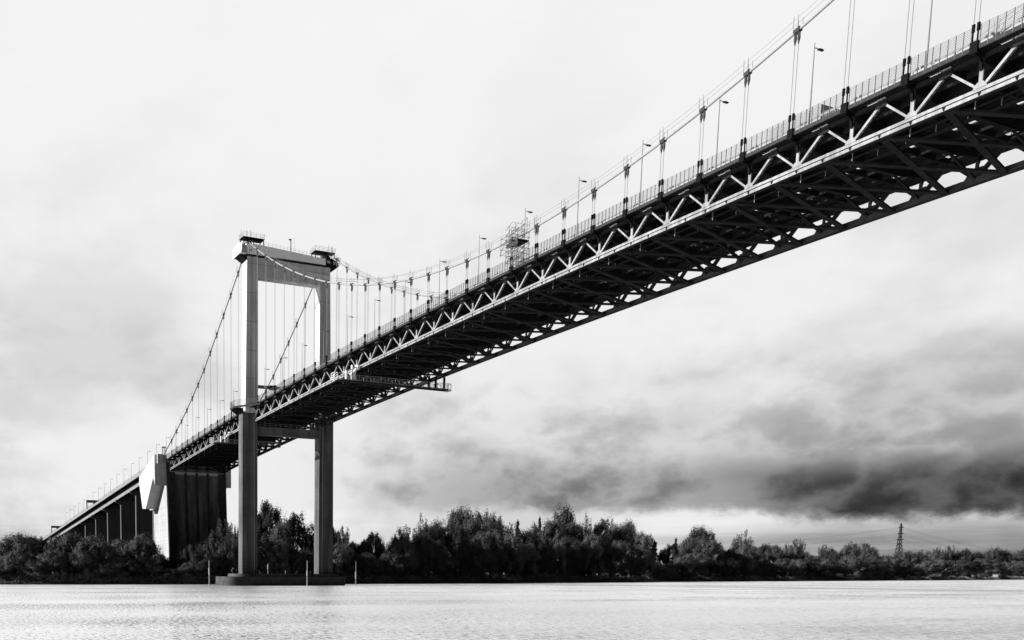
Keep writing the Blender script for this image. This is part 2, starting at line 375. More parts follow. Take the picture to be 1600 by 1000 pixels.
for sg in (-1, 1):
    # saddle house on each leg: boxed side wing, windowed front, roof platform on posts
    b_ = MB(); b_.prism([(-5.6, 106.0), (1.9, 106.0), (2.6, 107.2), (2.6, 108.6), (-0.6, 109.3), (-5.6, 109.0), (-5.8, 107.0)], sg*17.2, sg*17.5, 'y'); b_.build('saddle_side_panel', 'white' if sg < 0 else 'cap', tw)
    b_ = MB(); b_.prism([(-5.4, 105.9), (1.8, 105.9), (1.8, 106.15), (-5.4, 106.15)], min(sg*15.0, sg*17.2), max(sg*15.0, sg*17.2), 'y')
    b_.box(XB-1.4, XF+0.9, min(sg*15.2, sg*17.2), max(sg*15.2, sg*17.2), 106.0, 107.7)
    bq = MB().prism([(sg*14.9, 104.4), (sg*14.9, 105.88), (sg*17.4, 105.88)], -4.4, 0.4, 'x'); bq.build('wing_corbel', 'dsteel', tw)
    b_.box(XB-0.8, XF+0.6, min(sg*15.2, sg*17.15), max(sg*15.2, sg*17.15), 107.7, 108.7)
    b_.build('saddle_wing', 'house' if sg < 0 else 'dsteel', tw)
    w_ = MB()
    for i in range(3):
        for j in range(2): w_.box(XF+0.9, XF+0.96, sg*16.2-0.75+i*0.52, sg*16.2-0.40+i*0.52, 106.35+j*0.62, 106.85+j*0.62)
    w_.build('window', 'glass', tw)
    w2 = MB()
    for j in range(2): w2.box(XF+0.76, XF+0.84, sg*13.9-0.55+j*0.6, sg*13.9-0.12+j*0.6, 106.7, 107.5)
    w2.build('window', 'glass', tw)
    sd_ = MB(); sd_.prism([(-4.2, 107.9), (0.9, 107.9), (0.3, 109.9), (-1.5, 110.4), (-3.4, 109.9)], sg*14.0-0.8, sg*14.0+0.8, 'y')
    sd_.build('cable_saddle', 'clamp', tw)
    pf = MB(); y0, y1 = (sg*16.4, sg*9.0); ya, yb = min(y0, y1), max(y0, y1)
    dz = -0.9 if sg > 0 else 0
    pf.box(-2.6, 1.0, ya, yb, 111.0+dz, 111.25+dz)
    for y in (ya+0.3, (ya+yb)/2, yb-0.3):
        for x in (-2.4, 0.8): pf.box(x-0.12, x+0.12, y-0.12, y+0.12, 107.9, 111.1+dz)
    pf.build('roof_platform', 'dsteel', tw)
    rr = MB()
    for a, c in (((1.0, ya), (1.0, yb)), ((-2.6, ya), (-2.6, yb)), ((1.0, ya), (-2.6, ya)), ((1.0, yb), (-2.6, yb))):
        railing(rr, (a[0], a[1], 111.4+dz), (c[0], c[1], 111.25+dz), 1.3, 1.4, (0.4, 0.8, 1.3), 0.04)
    rr.build('platform_railing', 'galv', tw)
    an = MB(); 
    for (x, y, h) in ((1.1, sg*15.2, 1.9), (1.1, sg*13.9, 2.0), (-1.5, sg*16.2, 2.6)): an.bar((x, y, 111.3+dz), (x, y, 111.3+dz+h), 0.09, 0.09)
    an.build('lightning_rod', 'rope', tw)
ms = MB(); ms.bar((0.6, 0.4, 108.6), (0.6, 0.4, 112.6), 0.22, 0.22); ms.box(0.45, 0.75, -0.3, 0.6, 112.3, 112.65); ms.bar((0.6, 1.6, 108.5), (0.6, 1.6, 113.2), 0.05, 0.05)
ms.build('antenna_mast', 'clamp', tw)
# river base: long, round ended, two steps
def stadium(x0, x1, y0, y1, z, n=8, cy=4.0):
    pts = []
    for cx, cyy, a0 in ((x1-cy, y1-cy, 0), (x0+cy, y1-cy, 90), (x0+cy, y0+cy, 180), (x1-cy, y0+cy, 270)):
        for k in range(n+1):
            a = math.radians(a0+90*k/n); pts.append((cx+cy*math.cos(a), cyy+cy*math.sin(a), z))
    return pts
cs = MB(); cs.loft([stadium(-9, 6.5, -24.3, 20.2, -3), stadium(-9, 6.5, -24.3, 20.2, 3.0)])
cs.build('river_base', 'tide', tw)
cs = MB(); cs.loft([stadium(-9.04, 6.54, -24.34, 20.24, -2.5), stadium(-9.04, 6.54, -24.34, 20.24, 1.2)])
cs.build('tide_band', 'tide', tw)
cs = MB(); cs.loft([stadium(-7.2, 4.4, -20.5, 18.8, 3.0), stadium(-7.2, 4.4, -20.5, 18.8, 3.95)])
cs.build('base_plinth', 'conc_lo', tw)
# stub gantry seen beside the near leg at road level
sgn = empty('road_gantry', (-6, -6, 61), 'dark overhead road gantry beside the left tower leg at deck level', 'road gantry')
b_ = MB(); b_.box(-6.6, -5.9, -13.2, 13.2, 66.0, 67.0); b_.build('gantry_beam', 'galv', sgn)
b_ = MB(); b_.box(-5.9, -5.7, -4.6, -2.0, 65.6, 67.2); b_.box(-5.9, -5.7, 1.8, 4.6, 65.6, 67.2); b_.build('sign_back', 'rail', sgn)
for y in (-12.9, 12.9): MB().box(-6.5, -6.0, y-0.2, y+0.2, 60.4, 66.0).build('gantry_post', 'galv', sgn)

# ------------------------------------------------------------------ suspended deck
dk = empty('bridge_deck', (143, 0, 55), 'long steel truss road deck hung from the cables, running past the tower', 'bridge deck')
K0, K1 = -9, 44
def sts(ka=K0, kb=K1, off=0.0, st=1.0):
    out = []; k = ka
    while k <= kb+1e-6: out.append((xk(k), zd(xk(k))+off)); k += st
    return out
full = sts()
# road slab in three strips, with slots that let the light through near the middle and at the kerbs
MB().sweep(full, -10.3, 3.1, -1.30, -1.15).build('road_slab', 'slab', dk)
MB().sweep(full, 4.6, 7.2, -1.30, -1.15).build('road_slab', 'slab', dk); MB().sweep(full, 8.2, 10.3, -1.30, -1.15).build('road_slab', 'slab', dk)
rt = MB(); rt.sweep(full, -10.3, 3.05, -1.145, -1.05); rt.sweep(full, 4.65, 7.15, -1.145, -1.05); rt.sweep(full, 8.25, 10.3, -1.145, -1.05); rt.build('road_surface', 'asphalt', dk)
cvr = MB()
for k in range(K0, K1):      # slot covered except for one opening per bay
    a, b = xk(k), xk(k+1)
    cvr.box(b+0.0, b+1.6, 3.05, 4.65, zd(b)-1.28, zd(b)-1.18); cvr.box(a-2.2, a, 3.05, 4.65, zd(a)-1.28, zd(a)-1.18)
    for q in range(6):
        xx = b+(a-b)*q/6; cvr.box(xx, xx+(0.75 if (q+k) % 3 else 1.21), 7.15, 8.25, zd(xx)-1.28, zd(xx)-1.18)
tag(cvr.build('slot_cover', 'slab', dk), kind='stuff')
for sg in (-1, 1):
    wk = MB(); wk.sweep(full, *sorted((sg*12.3, sg*13.75)), -1.30, -1.15); wk.build('footway', 'slab', dk)
    gr = MB(); gr.sweep(full, *sorted((sg*10.5, sg*10.65)), -0.55, -0.20)
    for k in range(K0, K1):
        for q in range(4):
            x = xk(k)-q*S/4; gr.box(x-0.08, x+0.08, *sorted((sg*10.45, sg*10.6)), zd(x)-1.15, zd(x)-0.2)
    gr.build('crash_barrier', 'galv', dk)
    ib = MB()
    for part in (sts(K0, 28.7, st=0.9425), sts(31.7, K1, st=0.9461)):
        ib.sweep(part, *sorted((sg*12.2, sg*12.28)), -0.02, 0.26)
        for (xa, za), (xb, zb_) in zip(part, part[1:]):
            for q in range(3): xx = xa+(xb-xa)*q/3; zz = za+(zb_-za)*q/3; ib.box(xx-0.05, xx+0.05, *sorted((sg*12.16, sg*12.24)), zz-1.15, zz+0.2)
    ib.build('footway_barrier', 'galv', dk)
    # edge beam, broken where the gallery passes the tower leg
    for part in (sts(K0, 28.7, st=0.9425), sts(31.7, K1, st=0.9461)):
        MB().sweep(part, *sorted((sg*13.72, sg*13.9)), -1.58, -1.12).build('edge_beam', 'facia', dk)
    bc = MB(); bc.sweep(full, *sorted((sg*12.0, sg*12.42)), -5.92, -5.50); bc.sweep(full, *sorted((sg*12.0, sg*12.42)), -5.40, -5.02)
    bc.sweep(full, *sorted((sg*12.05, sg*12.36)), -5.52, -5.38)
    bc.build('bottom_chord', 'steel' if sg < 0 else 'shade_steel', dk)
    fl = MB(); fl.sweep(full, *sorted((sg*11.85, sg*12.5)), -6.02, -5.93)
    for k2 in range(2*K0, 2*K1+1):      # splice wedges on the chord
        x = xk(k2/2); z = zd(x)
        fl.prism([(x-0.22, z-5.42), (x+0.22, z-5.42), (x+0.04, z-5.86), (x-0.04, z-5.86)], sg*12.42, sg*12.50, 'y')
    fl.sweep(full, *sorted((sg*12.42, sg*12.47)), -5.50, -5.40)
    fl.build('chord_flange', 'dsteel', dk)
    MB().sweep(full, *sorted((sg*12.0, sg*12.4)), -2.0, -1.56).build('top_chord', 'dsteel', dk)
    st_ = MB()
    for y in (0.0,) if sg < 0 else (): pass
    # truss web
    rest = MB(); restd = MB()
    def diag(mb, x0, z0, x1, z1, w_):
        mb.bar((x0, sg*12.38, z0), (x1, sg*12.38, z1), w_, 0.10, (0, 1, 0)) if False else None
        a = Vector((x0, 0, z0)); b = Vector((x1, 0, z1)); d = (b-a).normalized(); nrm = Vector((-d.z, 0, d.x))
        for yo, ww, tgt in ((12.40, w_, mb), (11.92, w_*0.7, restd)):
            p = [a-nrm*ww/2, a+nrm*ww/2, b+nrm*ww/2, b-nrm*ww/2]
            tgt.prism([(q.x, q.z) for q in p], sg*yo-0.05, sg*yo+0.05, 'y')
        L = (b-a).length; n_ = int(L/0.62)
        for i in range(1, n_):
            c = a.lerp(b, i/n_); t_ = d*0.13
            p = [c-t_-nrm*0.03, c-t_+nrm*0.03, c+t_+nrm*0.03, c+t_-nrm*0.03]
            mb.prism([(q.x, q.z) for q in p], sg*11.98, sg*12.10, 'y')
    for k in range(K0, K1+1):
        x = xk(k); z = zd(x)
        if not (28.9 < k < 31.6 and False):
            for s_ in (-1, 1):
                if (k == K0 and s_ > 0) or (k == K1 and s_ < 0): continue
                x1 = x+s_*S/2; z1 = zd(x1)-2.0
                own = sg < 0 and k >= -1
                mb = MB() if own else rest
                diag(mb, x+s_*0.25, z-5.0, x1-s_*0.12, z1, (0.23 if s_ < 0 else 0.31) if sg < 0 else 0.5)
                if own: mb.build('truss_diagonal', 'steel', dk)
        if sg > 0: rest.prism([(x-1.9, z-5.4), (x+1.9, z-5.4), (x+1.4, z-4.75), (x+0.75, z-3.8), (x-0.75, z-3.8), (x-1.4, z-4.75)], 12.25, 12.33, 'y')
        own = sg < 0 and k >= -1
        mb = MB() if own else rest
        mb.prism([(x-0.21, z-5.05), (x+0.21, z-5.05), (x+0.21, z-3.25), (x, z-2.75), (x-0.21, z-3.25)], sg*12.2, sg*12.42, 'y')
        mb.prism([(x-0.75, z-5.05), (x+0.75, z-5.05), (x+0.32, z-4.45), (x-0.32, z-4.45)], sg*12.43, sg*12.49, 'y')
        if own: mb.build('truss_post', 'steel', dk)
        if k < K1:
            xm = x-S/2; zm = zd(xm)
            restd.box(xm-0.75, xm+0.6, *sorted((sg*12.475, sg*12.52)), zm-2.45, zm-1.66)  # dark plate added to stand in for overhang shade on the diagonal tops
            rest.box(xm-0.42, xm+0.42, *sorted((sg*12.40, sg*12.47)), zm-2.15, zm-1.62)
            rest.box(xm-0.45, xm+0.5, *sorted((sg*12.40, sg*12.7)), zm-1.60, zm-1.50)
        # bracket under the hanger: black box at the edge, arm curving down to the post
        hx = x if k <= 29 else None
    tag(rest.build('truss_web', 'steel' if sg < 0 else 'shade_steel', dk), kind='stuff'); tag(restd.build('inner_web_and_shade_plates', 'dsteel', dk), kind='stuff')
    for k in range(K0, K1):
        a, b = xk(k+0.5)-0.2, xk(k+1.5)+3.6
        if sg < 0: a = xk(k+0.5)+0.3 - 2.6; b = xk(k+1.5)-0.2
        MB().box(b, a, *sorted((sg*10.3, sg*12.3)), zd(a)-1.36, zd(a)-1.22).build('gap_plate', 'slab', dk)
MB().sweep(full, 12.75, 13.7, -2.55, -1.6).build('service_trough', 'slab', dk)
for _q in ():
    pass
# cross frames, lateral bracing and stringers below the road
for k in range(K0, K1+1):
    x = xk(k); z = zd(x)
    fb = MB()
    fb.prism([(-12.1, z-2.0), (-12.1, z-2.5), (-7, z-3.0), (7, z-3.0), (12.1, z-2.5), (12.1, z-2.0), (12.1, z-1.31), (-12.1, z-1.31)], x-0.12, x+0.12, 'x')
    fb.box(x-0.3, x+0.3, -7, 7, z-3.08, z-3.0)
    for sg in (-1, 1):
        fb.bar((x, sg*12.1, z-5.2), (x, sg*6.3, z-2.95), 0.26, 0.26)
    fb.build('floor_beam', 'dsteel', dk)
for k in range(K0, K1):
    xm = xk(k+0.5); z = zd(xm)
    fb = MB().box(xm-0.10, xm+0.10, -12.0, 12.0, z-2.1, z-1.31); fb.build('floor_beam', 'dsteel', dk)
br = MB(); nb = 0
for k in range(K0, K1-1):
    a, b = xk(k+0.5), xk(k+1.5)
    for s_ in (-1, 1):
        m_ = MB() if nb < 96 and k >= -1 else br
        m_.bar((a, s_*12.0, zd(a)-5.75 + (0.0 if s_ < 0 else 0.0)), (b, -s_*12.0, zd(b)-5.75), 0.72, 0.30 if s_ < 0 else 0.26)
        if m_ is not br: m_.build('lateral_brace', 'dsteel', dk); nb += 1
tag(br.build('lateral_brace', 'dsteel', dk), kind='stuff')
for y in (-9.2, -6.4, -3.2, 0, 1.8, 5.8, 9.2):
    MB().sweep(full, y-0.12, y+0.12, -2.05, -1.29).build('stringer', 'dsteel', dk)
# inspection walkway, pipes and cable tray hung below the floor
MB().sweep(full, -2.3, -1.7, -3.45, -3.37).build('inspection_walkway', 'dsteel', dk)
pp = MB()
pp.tube([(x, -4.4, z-3.35) for x, z in full], 0.16, 6); pp.build('service_pipe', 'dsteel', dk)
tr = MB()
for k2 in range(2*K0, 2*K1): 
    x = xk(k2/2); tr.box(x-0.04, x+0.04, -2.3, -2.24, zd(x)-3.4, zd(x)-2.4); tr.box(x-0.04, x+0.04, -7.04, -6.96, zd(x)-5.0, zd(x)-3.0) if k2 % 2 else None
tr.sweep(full, -2.3, -2.26, -2.42, -2.38)
tr.build('walkway_handrail', 'galv', dk)
pl_ = MB().tube([(x, -7.0, z-3.2) for x, z in full], 0.12, 6); pl_.build('service_pipe', 'dsteel', dk)
# railings
def rail_bay(mb, x0, x1, sg, nb_=8):
    for i in range(nb_+1):
        x = x0+(x1-x0)*i/nb_; z = zd(x); mb.box(x-0.035, x+0.035, *sorted((sg*13.86, sg*13.93)), z-1.5, z+0.83)
    for h in range(9):
        zz = -0.62+h*0.175
        mb.bar((x0, sg*13.9, zd(x0)+zz), (x1, sg*13.9, zd(x1)+zz), 0.028, 0.028)
for k in range(-2, K1):
    if 28.6 < k < 31: continue
    mb = MB(); rail_bay(mb, xk(k)-0.45, xk(k+1)+0.45, -1); mb.build('railing', 'rail', dk)
mb = MB()
for k in range(K0, -2): rail_bay(mb, xk(k)-0.45, xk(k+1)+0.45, -1)
for k in range(K0, K1):
    if 28.6 < k < 31: continue
    rail_bay(mb, xk(k), xk(k+1), 1, 5)
tag(mb.build('railing', 'rail', dk), kind='stuff')

# ------------------------------------------------------------------ cables with their hangers
HX = [xk(k) for k in range(-9, 30)] + [-10.3-7.55*j for j in range(12)]
for sg in (-1, 1):
    side = 'left, nearer' if sg < 0 else 'right, farther'
    ca = empty('main_cable', (XT, sg*14.0, 110), 'white-wrapped main cable with its hangers on the %s side of the bridge' % side, 'cable', 'the two main cables')
    pts = [(288-i*3.0, sg*14.0, zc(288-i*3.0)) for i in range(97)] 
    pts = [p for p in pts if p[0] > -1.4]+[(XT, sg*14.0, 110.2)]
    MB().tube(pts, 0.205, 10).build('cable_wrap', 'cable', ca, True)
    sp_ = [(x, sg*14.0, z) for x, z in SIDE]
    MB().tube(sp_, 0.205, 10).build('side_span_cable', 'rope', ca, True)
    hr = MB()
    for yo in (-0.42, 0.42):
        hr.tube([(x, y+yo, z+1.25) for x, y, z in pts], 0.022, 4); hr.tube([(x, y+yo, z+1.2) for x, y, z in sp_[:-1]], 0.02, 4)
        hr.tube([(x, y+yo, z+0.75) for x, y, z in pts[-28:]], 0.02, 4)
    hr.build('hand_rope', 'hrope', ca)
    for x in HX:
        z = zc(x); xb = x; zb = zd(xb)
        if abs(x-xk(0)) > 400: continue
        h = MB()
        near_tower = abs(x) < 0
        for dx in (-0.26, 0.26):
            h.tube([(x+dx, sg*14.0, z-0.2), (x+dx, sg*14.0, zb-1.3)], 0.036, 5)
        ho = h.build('hanger', 'rope', ca)
        c = MB(); sl = (zc(x+0.5)-zc(x-0.5)) if x > 1 else (zc(x+0.4)-zc(x-0.4))/0.8
        d = Vector((1, 0, sl)).normalized()*0.42
        c.tube([Vector((x, sg*14.0, z))-d, Vector((x, sg*14.0, z))+d], 0.37, 8)
        for dx in (-0.26, 0.26): c.tube([(x+dx, sg*14.0, z-0.3), (x+dx, sg*14.0, z-1.0), (x+dx, sg*14.0, z-1.7)], [0.16, 0.19, 0.05], 6)
        c.build('cable_clamp', 'clamp', ho)
        p = MB()
        for dx in (-0.33, 0.33): p.bar((x+dx, sg*14.0-0.42, z+0.1), (x+dx, sg*14.0-0.42, z+1.7), 0.05, 0.05); p.bar((x+dx, sg*14.0+0.42, z+0.1), (x+dx, sg*14.0+0.42, z+1.5), 0.05, 0.05)
        p.build('rope_post', 'rope', ho)
    # deck end: sockets and curved arms belong to the deck
for sg in (-1, 1):
    for i, x in enumerate(HX):
        z = zd(x); m_ = MB()
        for dx in (-0.26, 0.26):
            m_.box(x+dx-0.12, x+dx+0.12, sg*14.0-0.12, sg*14.0+0.12, z+0.25, z+1.05)
            m_.box(x+dx-0.05, x+dx+0.05, sg*14.0-0.08, sg*14.0+0.08, z-1.2, z+0.3)
        m_.box(x-0.40, x+0.40, *sorted((sg*13.68, sg*14.16)), z-1.95, z-0.75)
        arm = [(sg*13.95, z-1.95), (sg*13.2, z-2.0), (sg*12.6, z-2.5), (sg*12.45, z-3.3)]
        for a, b in zip(arm, arm[1:]): m_.bar((x, a[0], a[1]), (x, b[0], b[1]), 0.30, 0.30, (1, 0, 0))
        m_.box(x-0.15, x+0.15, *sorted((sg*12.3, sg*13.9)), z-1.95, z-1.6)
        if sg < 0: m_.build('hanger_bracket', 'black', dk)
        else:
            if i == 0: far = MB()
            b0 = len(far.v); far.v += m_.v; far.f += [tuple(q+b0 for q in f) for f in m_.f]
tag(far.build('hanger_bracket', 'black', dk), kind='stuff')
# ------------------------------------------------------------------ anchor pier
ap = empty('anchor_pier', (-114, 0, 3), 'massive concrete anchor pier where the cables end, with slanted pale cable housings on its sides', 'bridge pier')
def ring(xa, xb, ya, yb, z): return [(xa, ya, z), (xb, ya, z), (xb, yb, z), (xa, yb, z)]
m_ = MB(); m_.loft([ring(-125.5, -101.0, -13.6, 13.6, 1), ring(-126.3, -103.3, -13.6, 13.6, 33.2)]); m_.build('pier_shaft', 'pier', ap)
m_ = MB(); m_.loft([ring(-133.2, -103.3, -13.65, 13.65, 33.2), ring(-133.0, -104.6, -13.65, 13.65, 52.2)]); m_.build('pier_head', 'pier', ap)
fc = MB()          # river face: wall between flat ribs, shade put into its dark colour
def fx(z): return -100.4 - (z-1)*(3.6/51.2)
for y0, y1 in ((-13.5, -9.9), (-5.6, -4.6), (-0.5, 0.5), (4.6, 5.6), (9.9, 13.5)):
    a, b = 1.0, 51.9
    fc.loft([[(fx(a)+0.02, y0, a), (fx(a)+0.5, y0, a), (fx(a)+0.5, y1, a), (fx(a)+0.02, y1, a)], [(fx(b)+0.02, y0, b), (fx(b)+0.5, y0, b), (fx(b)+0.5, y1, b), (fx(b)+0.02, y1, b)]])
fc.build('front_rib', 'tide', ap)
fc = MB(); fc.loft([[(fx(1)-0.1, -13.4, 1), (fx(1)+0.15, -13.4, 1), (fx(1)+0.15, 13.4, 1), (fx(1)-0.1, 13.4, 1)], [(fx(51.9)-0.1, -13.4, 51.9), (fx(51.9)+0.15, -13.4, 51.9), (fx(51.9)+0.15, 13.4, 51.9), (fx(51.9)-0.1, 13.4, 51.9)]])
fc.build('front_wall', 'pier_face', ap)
m_ = MB().box(-104.6, -103.2, -12.5, 12.5, 47.0, 48.2); m_.build('bearing_shelf', 'pier', ap)
for sg in (-1, 1):
    y0, y1 = sorted((sg*13.66, sg*18.8))
    if sg > 0: y1 = 16.3
    h = MB(); h.prism([(-104.0, 53.1), (-104.0, 42.1), (-106.8, 45.7), (-120.6, 33.0), (-126.5, 33.4), (-131.8, 44.8), (-131.6, 48.3), (-103.9, 55.1)], y0, y1, 'y')
    h.build('cable_housing', 'house', ap)
    h = MB(); ya, yb = sorted((sg*15.4, sg*(17.8 if sg < 0 else 15.9))); h.prism([(-111, 51.3), (-102.6, 51.3), (-102.6, 55.2), (-111, 55.2)], ya, yb, 'y'); h.build('splay_chamber', 'house', ap)
    c = MB()
    for dx in (-1.2, 0): 
        for dy in (-0.5, 0.5): c.bar((-103.5+dx, sg*14.6+dy, 55.1), (-103.5+dx, sg*14.6+dy, 58.2), 0.18, 0.18)
    c.box(-105.0, -103.2, sg*14.6-0.8, sg*14.6+0.8, 58.2, 58.5); c.build('access_cage', 'rope', ap)
MB().box(-106, -103.6, -13.4, 13.4, 52.2, 53.6).build('bearing_wall', 'pier', ap)

# ------------------------------------------------------------------ approach viaduct
vd = empty('viaduct_deck', (-300, 0, 40), 'long straight concrete approach viaduct deck falling away to the left behind the trees', 'viaduct')
def zv(x): return 52.77+0.0622*(x+140)
V = [(-104.2, zv(-104.2)), (-700, zv(-700))]
for sg in (-1, 1):
    MB().sweep(V, *sorted((sg*13.65, sg*13.9)), -1.35, 0.0).build('parapet', 'viad', vd)
    MB().sweep(V, *sorted((sg*10.9, sg*11.4)), -4.3, -1.7).build('edge_girder', 'viad', vd)
    h = MB(); h.sweep(V, *sorted((sg*13.7, sg*13.8)), 0.62, 0.74)
    for i in range(150):
        x = -105-i*3.0
        h.box(x-0.06, x+0.06, *sorted((sg*13.7, sg*13.8)), zv(x), zv(x)+0.65)
    h.build('parapet_rail', 'rail', vd)
MB().sweep(V, -13.6, 13.6, -1.7, -1.3).build('road_slab', 'slab', vd)
MB().sweep(V, -13.6, 13.6, -1.29, -1.2).build('road_surface', 'asphalt', vd)
for y in (-4, 4): MB().sweep(V, y-0.3, y+0.3, -4.2, -1.7).build('girder', 'viad_pier', vd)
VP = [-144.5-34.9*i for i in range(15)]
ordn = ['first', 'second', 'third', 'fourth', 'fifth', 'sixth', 'seventh', 'eighth', 'ninth', 'tenth', 'eleventh', 'twelfth', 'thirteenth', 'fourteenth', 'fifteenth', 'sixteenth', 'seventeenth', 'eighteenth', 'nineteenth', 'twentieth']
for i, x in enumerate(VP):
    z = zv(x)
    e = empty('viaduct_pier', (x, 0, 3), 'dark wall-like viaduct pier, %s one behind the anchor pier' % ordn[i], 'viaduct pier', 'piers under the approach viaduct')
    MB().loft([ring(x-1.1, x+0.7, -9.3, 9.3, 2), ring(x-1.1, x+0.7, -9.0, 9.0, z-6.4)]).build('pier_wall', 'viad_pier', e)
    MB().prism([(-11.9, z-4.3), (-11.9, z-5.3), (-9.2, z-6.6), (9.2, z-6.6), (11.9, z-5.3), (11.9, z-4.3)], x-1.3, x+0.9, 'x').build('pier_cap', 'pier_face', e)
for nm, x, lab in (('sign_gantry', -292, 'overhead sign gantry over the approach viaduct, the one nearer the anchor pier'), ('sign_gantry', -437, 'small far overhead sign gantry at the low end of the viaduct')):
    z = zv(x); e = empty(nm, (x, 0, z-1.2), lab, 'sign gantry')
    MB().box(x-0.6, x+0.6, -13.0, 13.0, z+4.6, z+6.2).build('gantry_beam', 'galv', e)
    for y in (-12.7, 12.7): MB().box(x-0.3, x+0.3, y-0.3, y+0.3, z-1.2, z+4.6).build('gantry_post', 'galv', e)
    MB().box(x+0.65, x+0.8, -9, -3.5, z+2.6, z+6.0).build('sign_panel', 'rail', e)

# ------------------------------------------------------------------ street lamps along the near footway
LX = [201.4+14.55*2, 201.4+14.55] + [201.4-14.55*i for i in range(14)] + [-2.6-14.6*i for i in range(1, 7)] + [-104.5-16.4*i for i in range(17)]
def lamp_place(x):
    if x > 200: return None
    return None
nL = 0
proto = None
for i, x in enumerate(LX):
    if abs(x-XT) < 4: continue
    main = x > 0; side = -104 < x < 0
    if main: grp = 'lamp on the near footway of the main span, number %s from the upper right end of the row'
    z0 = zd(x)-1.2 if x > -104 else zv(x)-1.2
    if main: lab = 'slim street lamp on the main span, %s from the right end of the row' % ordn[i]
    elif side: lab = 'slim street lamp left of the tower, %s from the tower' % ordn[i-16]
    else: lab = 'slim street lamp on the viaduct, %s left of the anchor pier' % ordn[i-22] if i > 22 else 'slim street lamp standing above the anchor pier'
    if proto is None:
        proto = empty('street_lamp', (0, 0, 0), lab, 'street lamp', 'street lamps along the near edge of the road')
        MB().tube([(0, 0, 0), (0, 0, 5), (0, 0, 9.9)], [0.10, 0.075, 0.05], 6).build('pole', 'rope', proto)
        MB().bar((0, 0, 9.35), (0, 0.7, 9.35), 0.07, 0.07).build('arm', 'rope', proto)
        MB().prism([(0.6, 9.25), (0.75, 9.4), (1.3, 9.42), (1.6, 9.34), (1.55, 9.24)], -0.14, 0.14, 'x').build('lamp_head', 'clamp', proto)
        r = proto
    else:
        r = proto.copy(); COL.objects.link(r); r['label'] = lab
        for ch in [o for o in proto.children]:
            c = ch.copy(); COL.objects.link(c); c.parent = r
    r.location = (x, -13.4 if x > -104 else -13.3, z0 if x > 0 else z0)
    r.scale = (1, 1, 1 if main else 0.95)
if proto: proto.scale = (1, 1, 1)

# ------------------------------------------------------------------ inspection gantries slung under the deck
def inspection(x0, lab, short=False):
    zo = zd(x0)-zd(76.0)
    e = empty('inspection_gantry', (x0, 0, 52.3+zo), lab, 'inspection gantry', 'inspection gantries under the deck')
    MB().box(x0-0.9, x0+0.9, -19.2, 6.0 if short else 13.4, 52.25+zo, 52.5+zo).build('floor', 'dsteel', e)
    for sx_ in (-0.85, 0.85):
        m_ = MB(); z0 = 52.5+zo; z1 = 53.9+zo
        ye = 5.8 if short else 14.2; m_.bar((x0+sx_, -19.4, z1), (x0+sx_, ye, z1), 0.09, 0.09); m_.bar((x0+sx_, -19.4, z0+.1), (x0+sx_, ye, z0+.1), 0.12, 0.12)
        for i in range(13 if short else 17):
            y = -19.4+i*2.1; m_.bar((x0+sx_, y, z0), (x0+sx_, y, z1), 0.11 if i % 2 == 0 else 0.07, 0.11 if i % 2 == 0 else .07)
            if i < (12 if short else 16): m_.bar((x0+sx_, y, z0 if i % 2 else z1), (x0+sx_, y+2.1, z1 if i % 2 else z0), 0.06, 0.06)
        m_.build('side_truss', 'galv', e)
    m_ = MB()          # near end cage and the winch frames that ride on the chord
    for y in (-20.2, -19.4):
        for sx_ in (-1, 1): m_.bar((x0+sx_, y, 52.4+zo), (x0+sx_, y, 54.1+zo), 0.12, 0.12)
        for z in (52.5, 53.0, 53.5, 54.1): m_.bar((x0-1, y, z+zo), (x0+1, y, z+zo), 0.07, 0.07)
    for sx_ in (-1, 1):
        for z in (52.5, 53.3, 54.1): m_.bar((x0+sx_, -20.2, z+zo), (x0+sx_, -18.2, z+zo), 0.07, 0.07)
    m_.build('end_cage', 'white', e)
    for (y, zt, w_) in ((-14.8, 56.4, 0.34), (-16.4, 54.9, 0.42), (-14.0, 55.2, 0.30)):
        MB().box(x0-0.35, x0+0.35, y-w_/2, y+w_/2, 52.4+zo, zt+zo).build('hanger_frame', 'white', e)
    m_ = MB(); m_.bar((x0, -16.6, 54.7+zo), (x0, -13.2, 56.2+zo), 0.35, 0.35); m_.bar((x0-1.6, -14.6, 54.4+zo), (x0+1.6, -14.6, 55.0+zo), 0.25, 0.3)
    m_.bar((x0-0.7, -18.0, 52.8+zo), (x0-0.7, -15, 54.6+zo), 0.1, 0.1); m_.box(x0-0.8, x0+0.8, -13.6, -13.1, 55.4+zo, 56.5+zo); m_.build('winch_beam', 'white', e)
    if short: return
    for y in (7.9, 10.0, 12.6): MB().box(x0-0.25, x0+0.25, y-0.22, y+0.22, 52.5+zo, 55.7+zo).build('hanger_frame', 'dsteel', e)
    m_ = MB()
    for y in (13.4, 14.2):
        for sx_ in (-.85, .85): m_.bar((x0+sx_, y, 52.4+zo), (x0+sx_, y, 54.1+zo), 0.09, 0.09)
        m_.bar((x0-.85, y, 54.1+zo), (x0+.85, y, 54.1+zo), 0.07, 0.07)
    m_.box(x0-0.9, x0+0.9, 13.4, 14.4, 52.2+zo, 52.4+zo); m_.build('far_cage', 'galv', e)
inspection(76.0, 'white-ended inspection gantry slung under the main span and sticking out beyond the far truss')
inspection(-22.0, 'inspection gantry under the short span, half hidden behind the left tower leg', True)

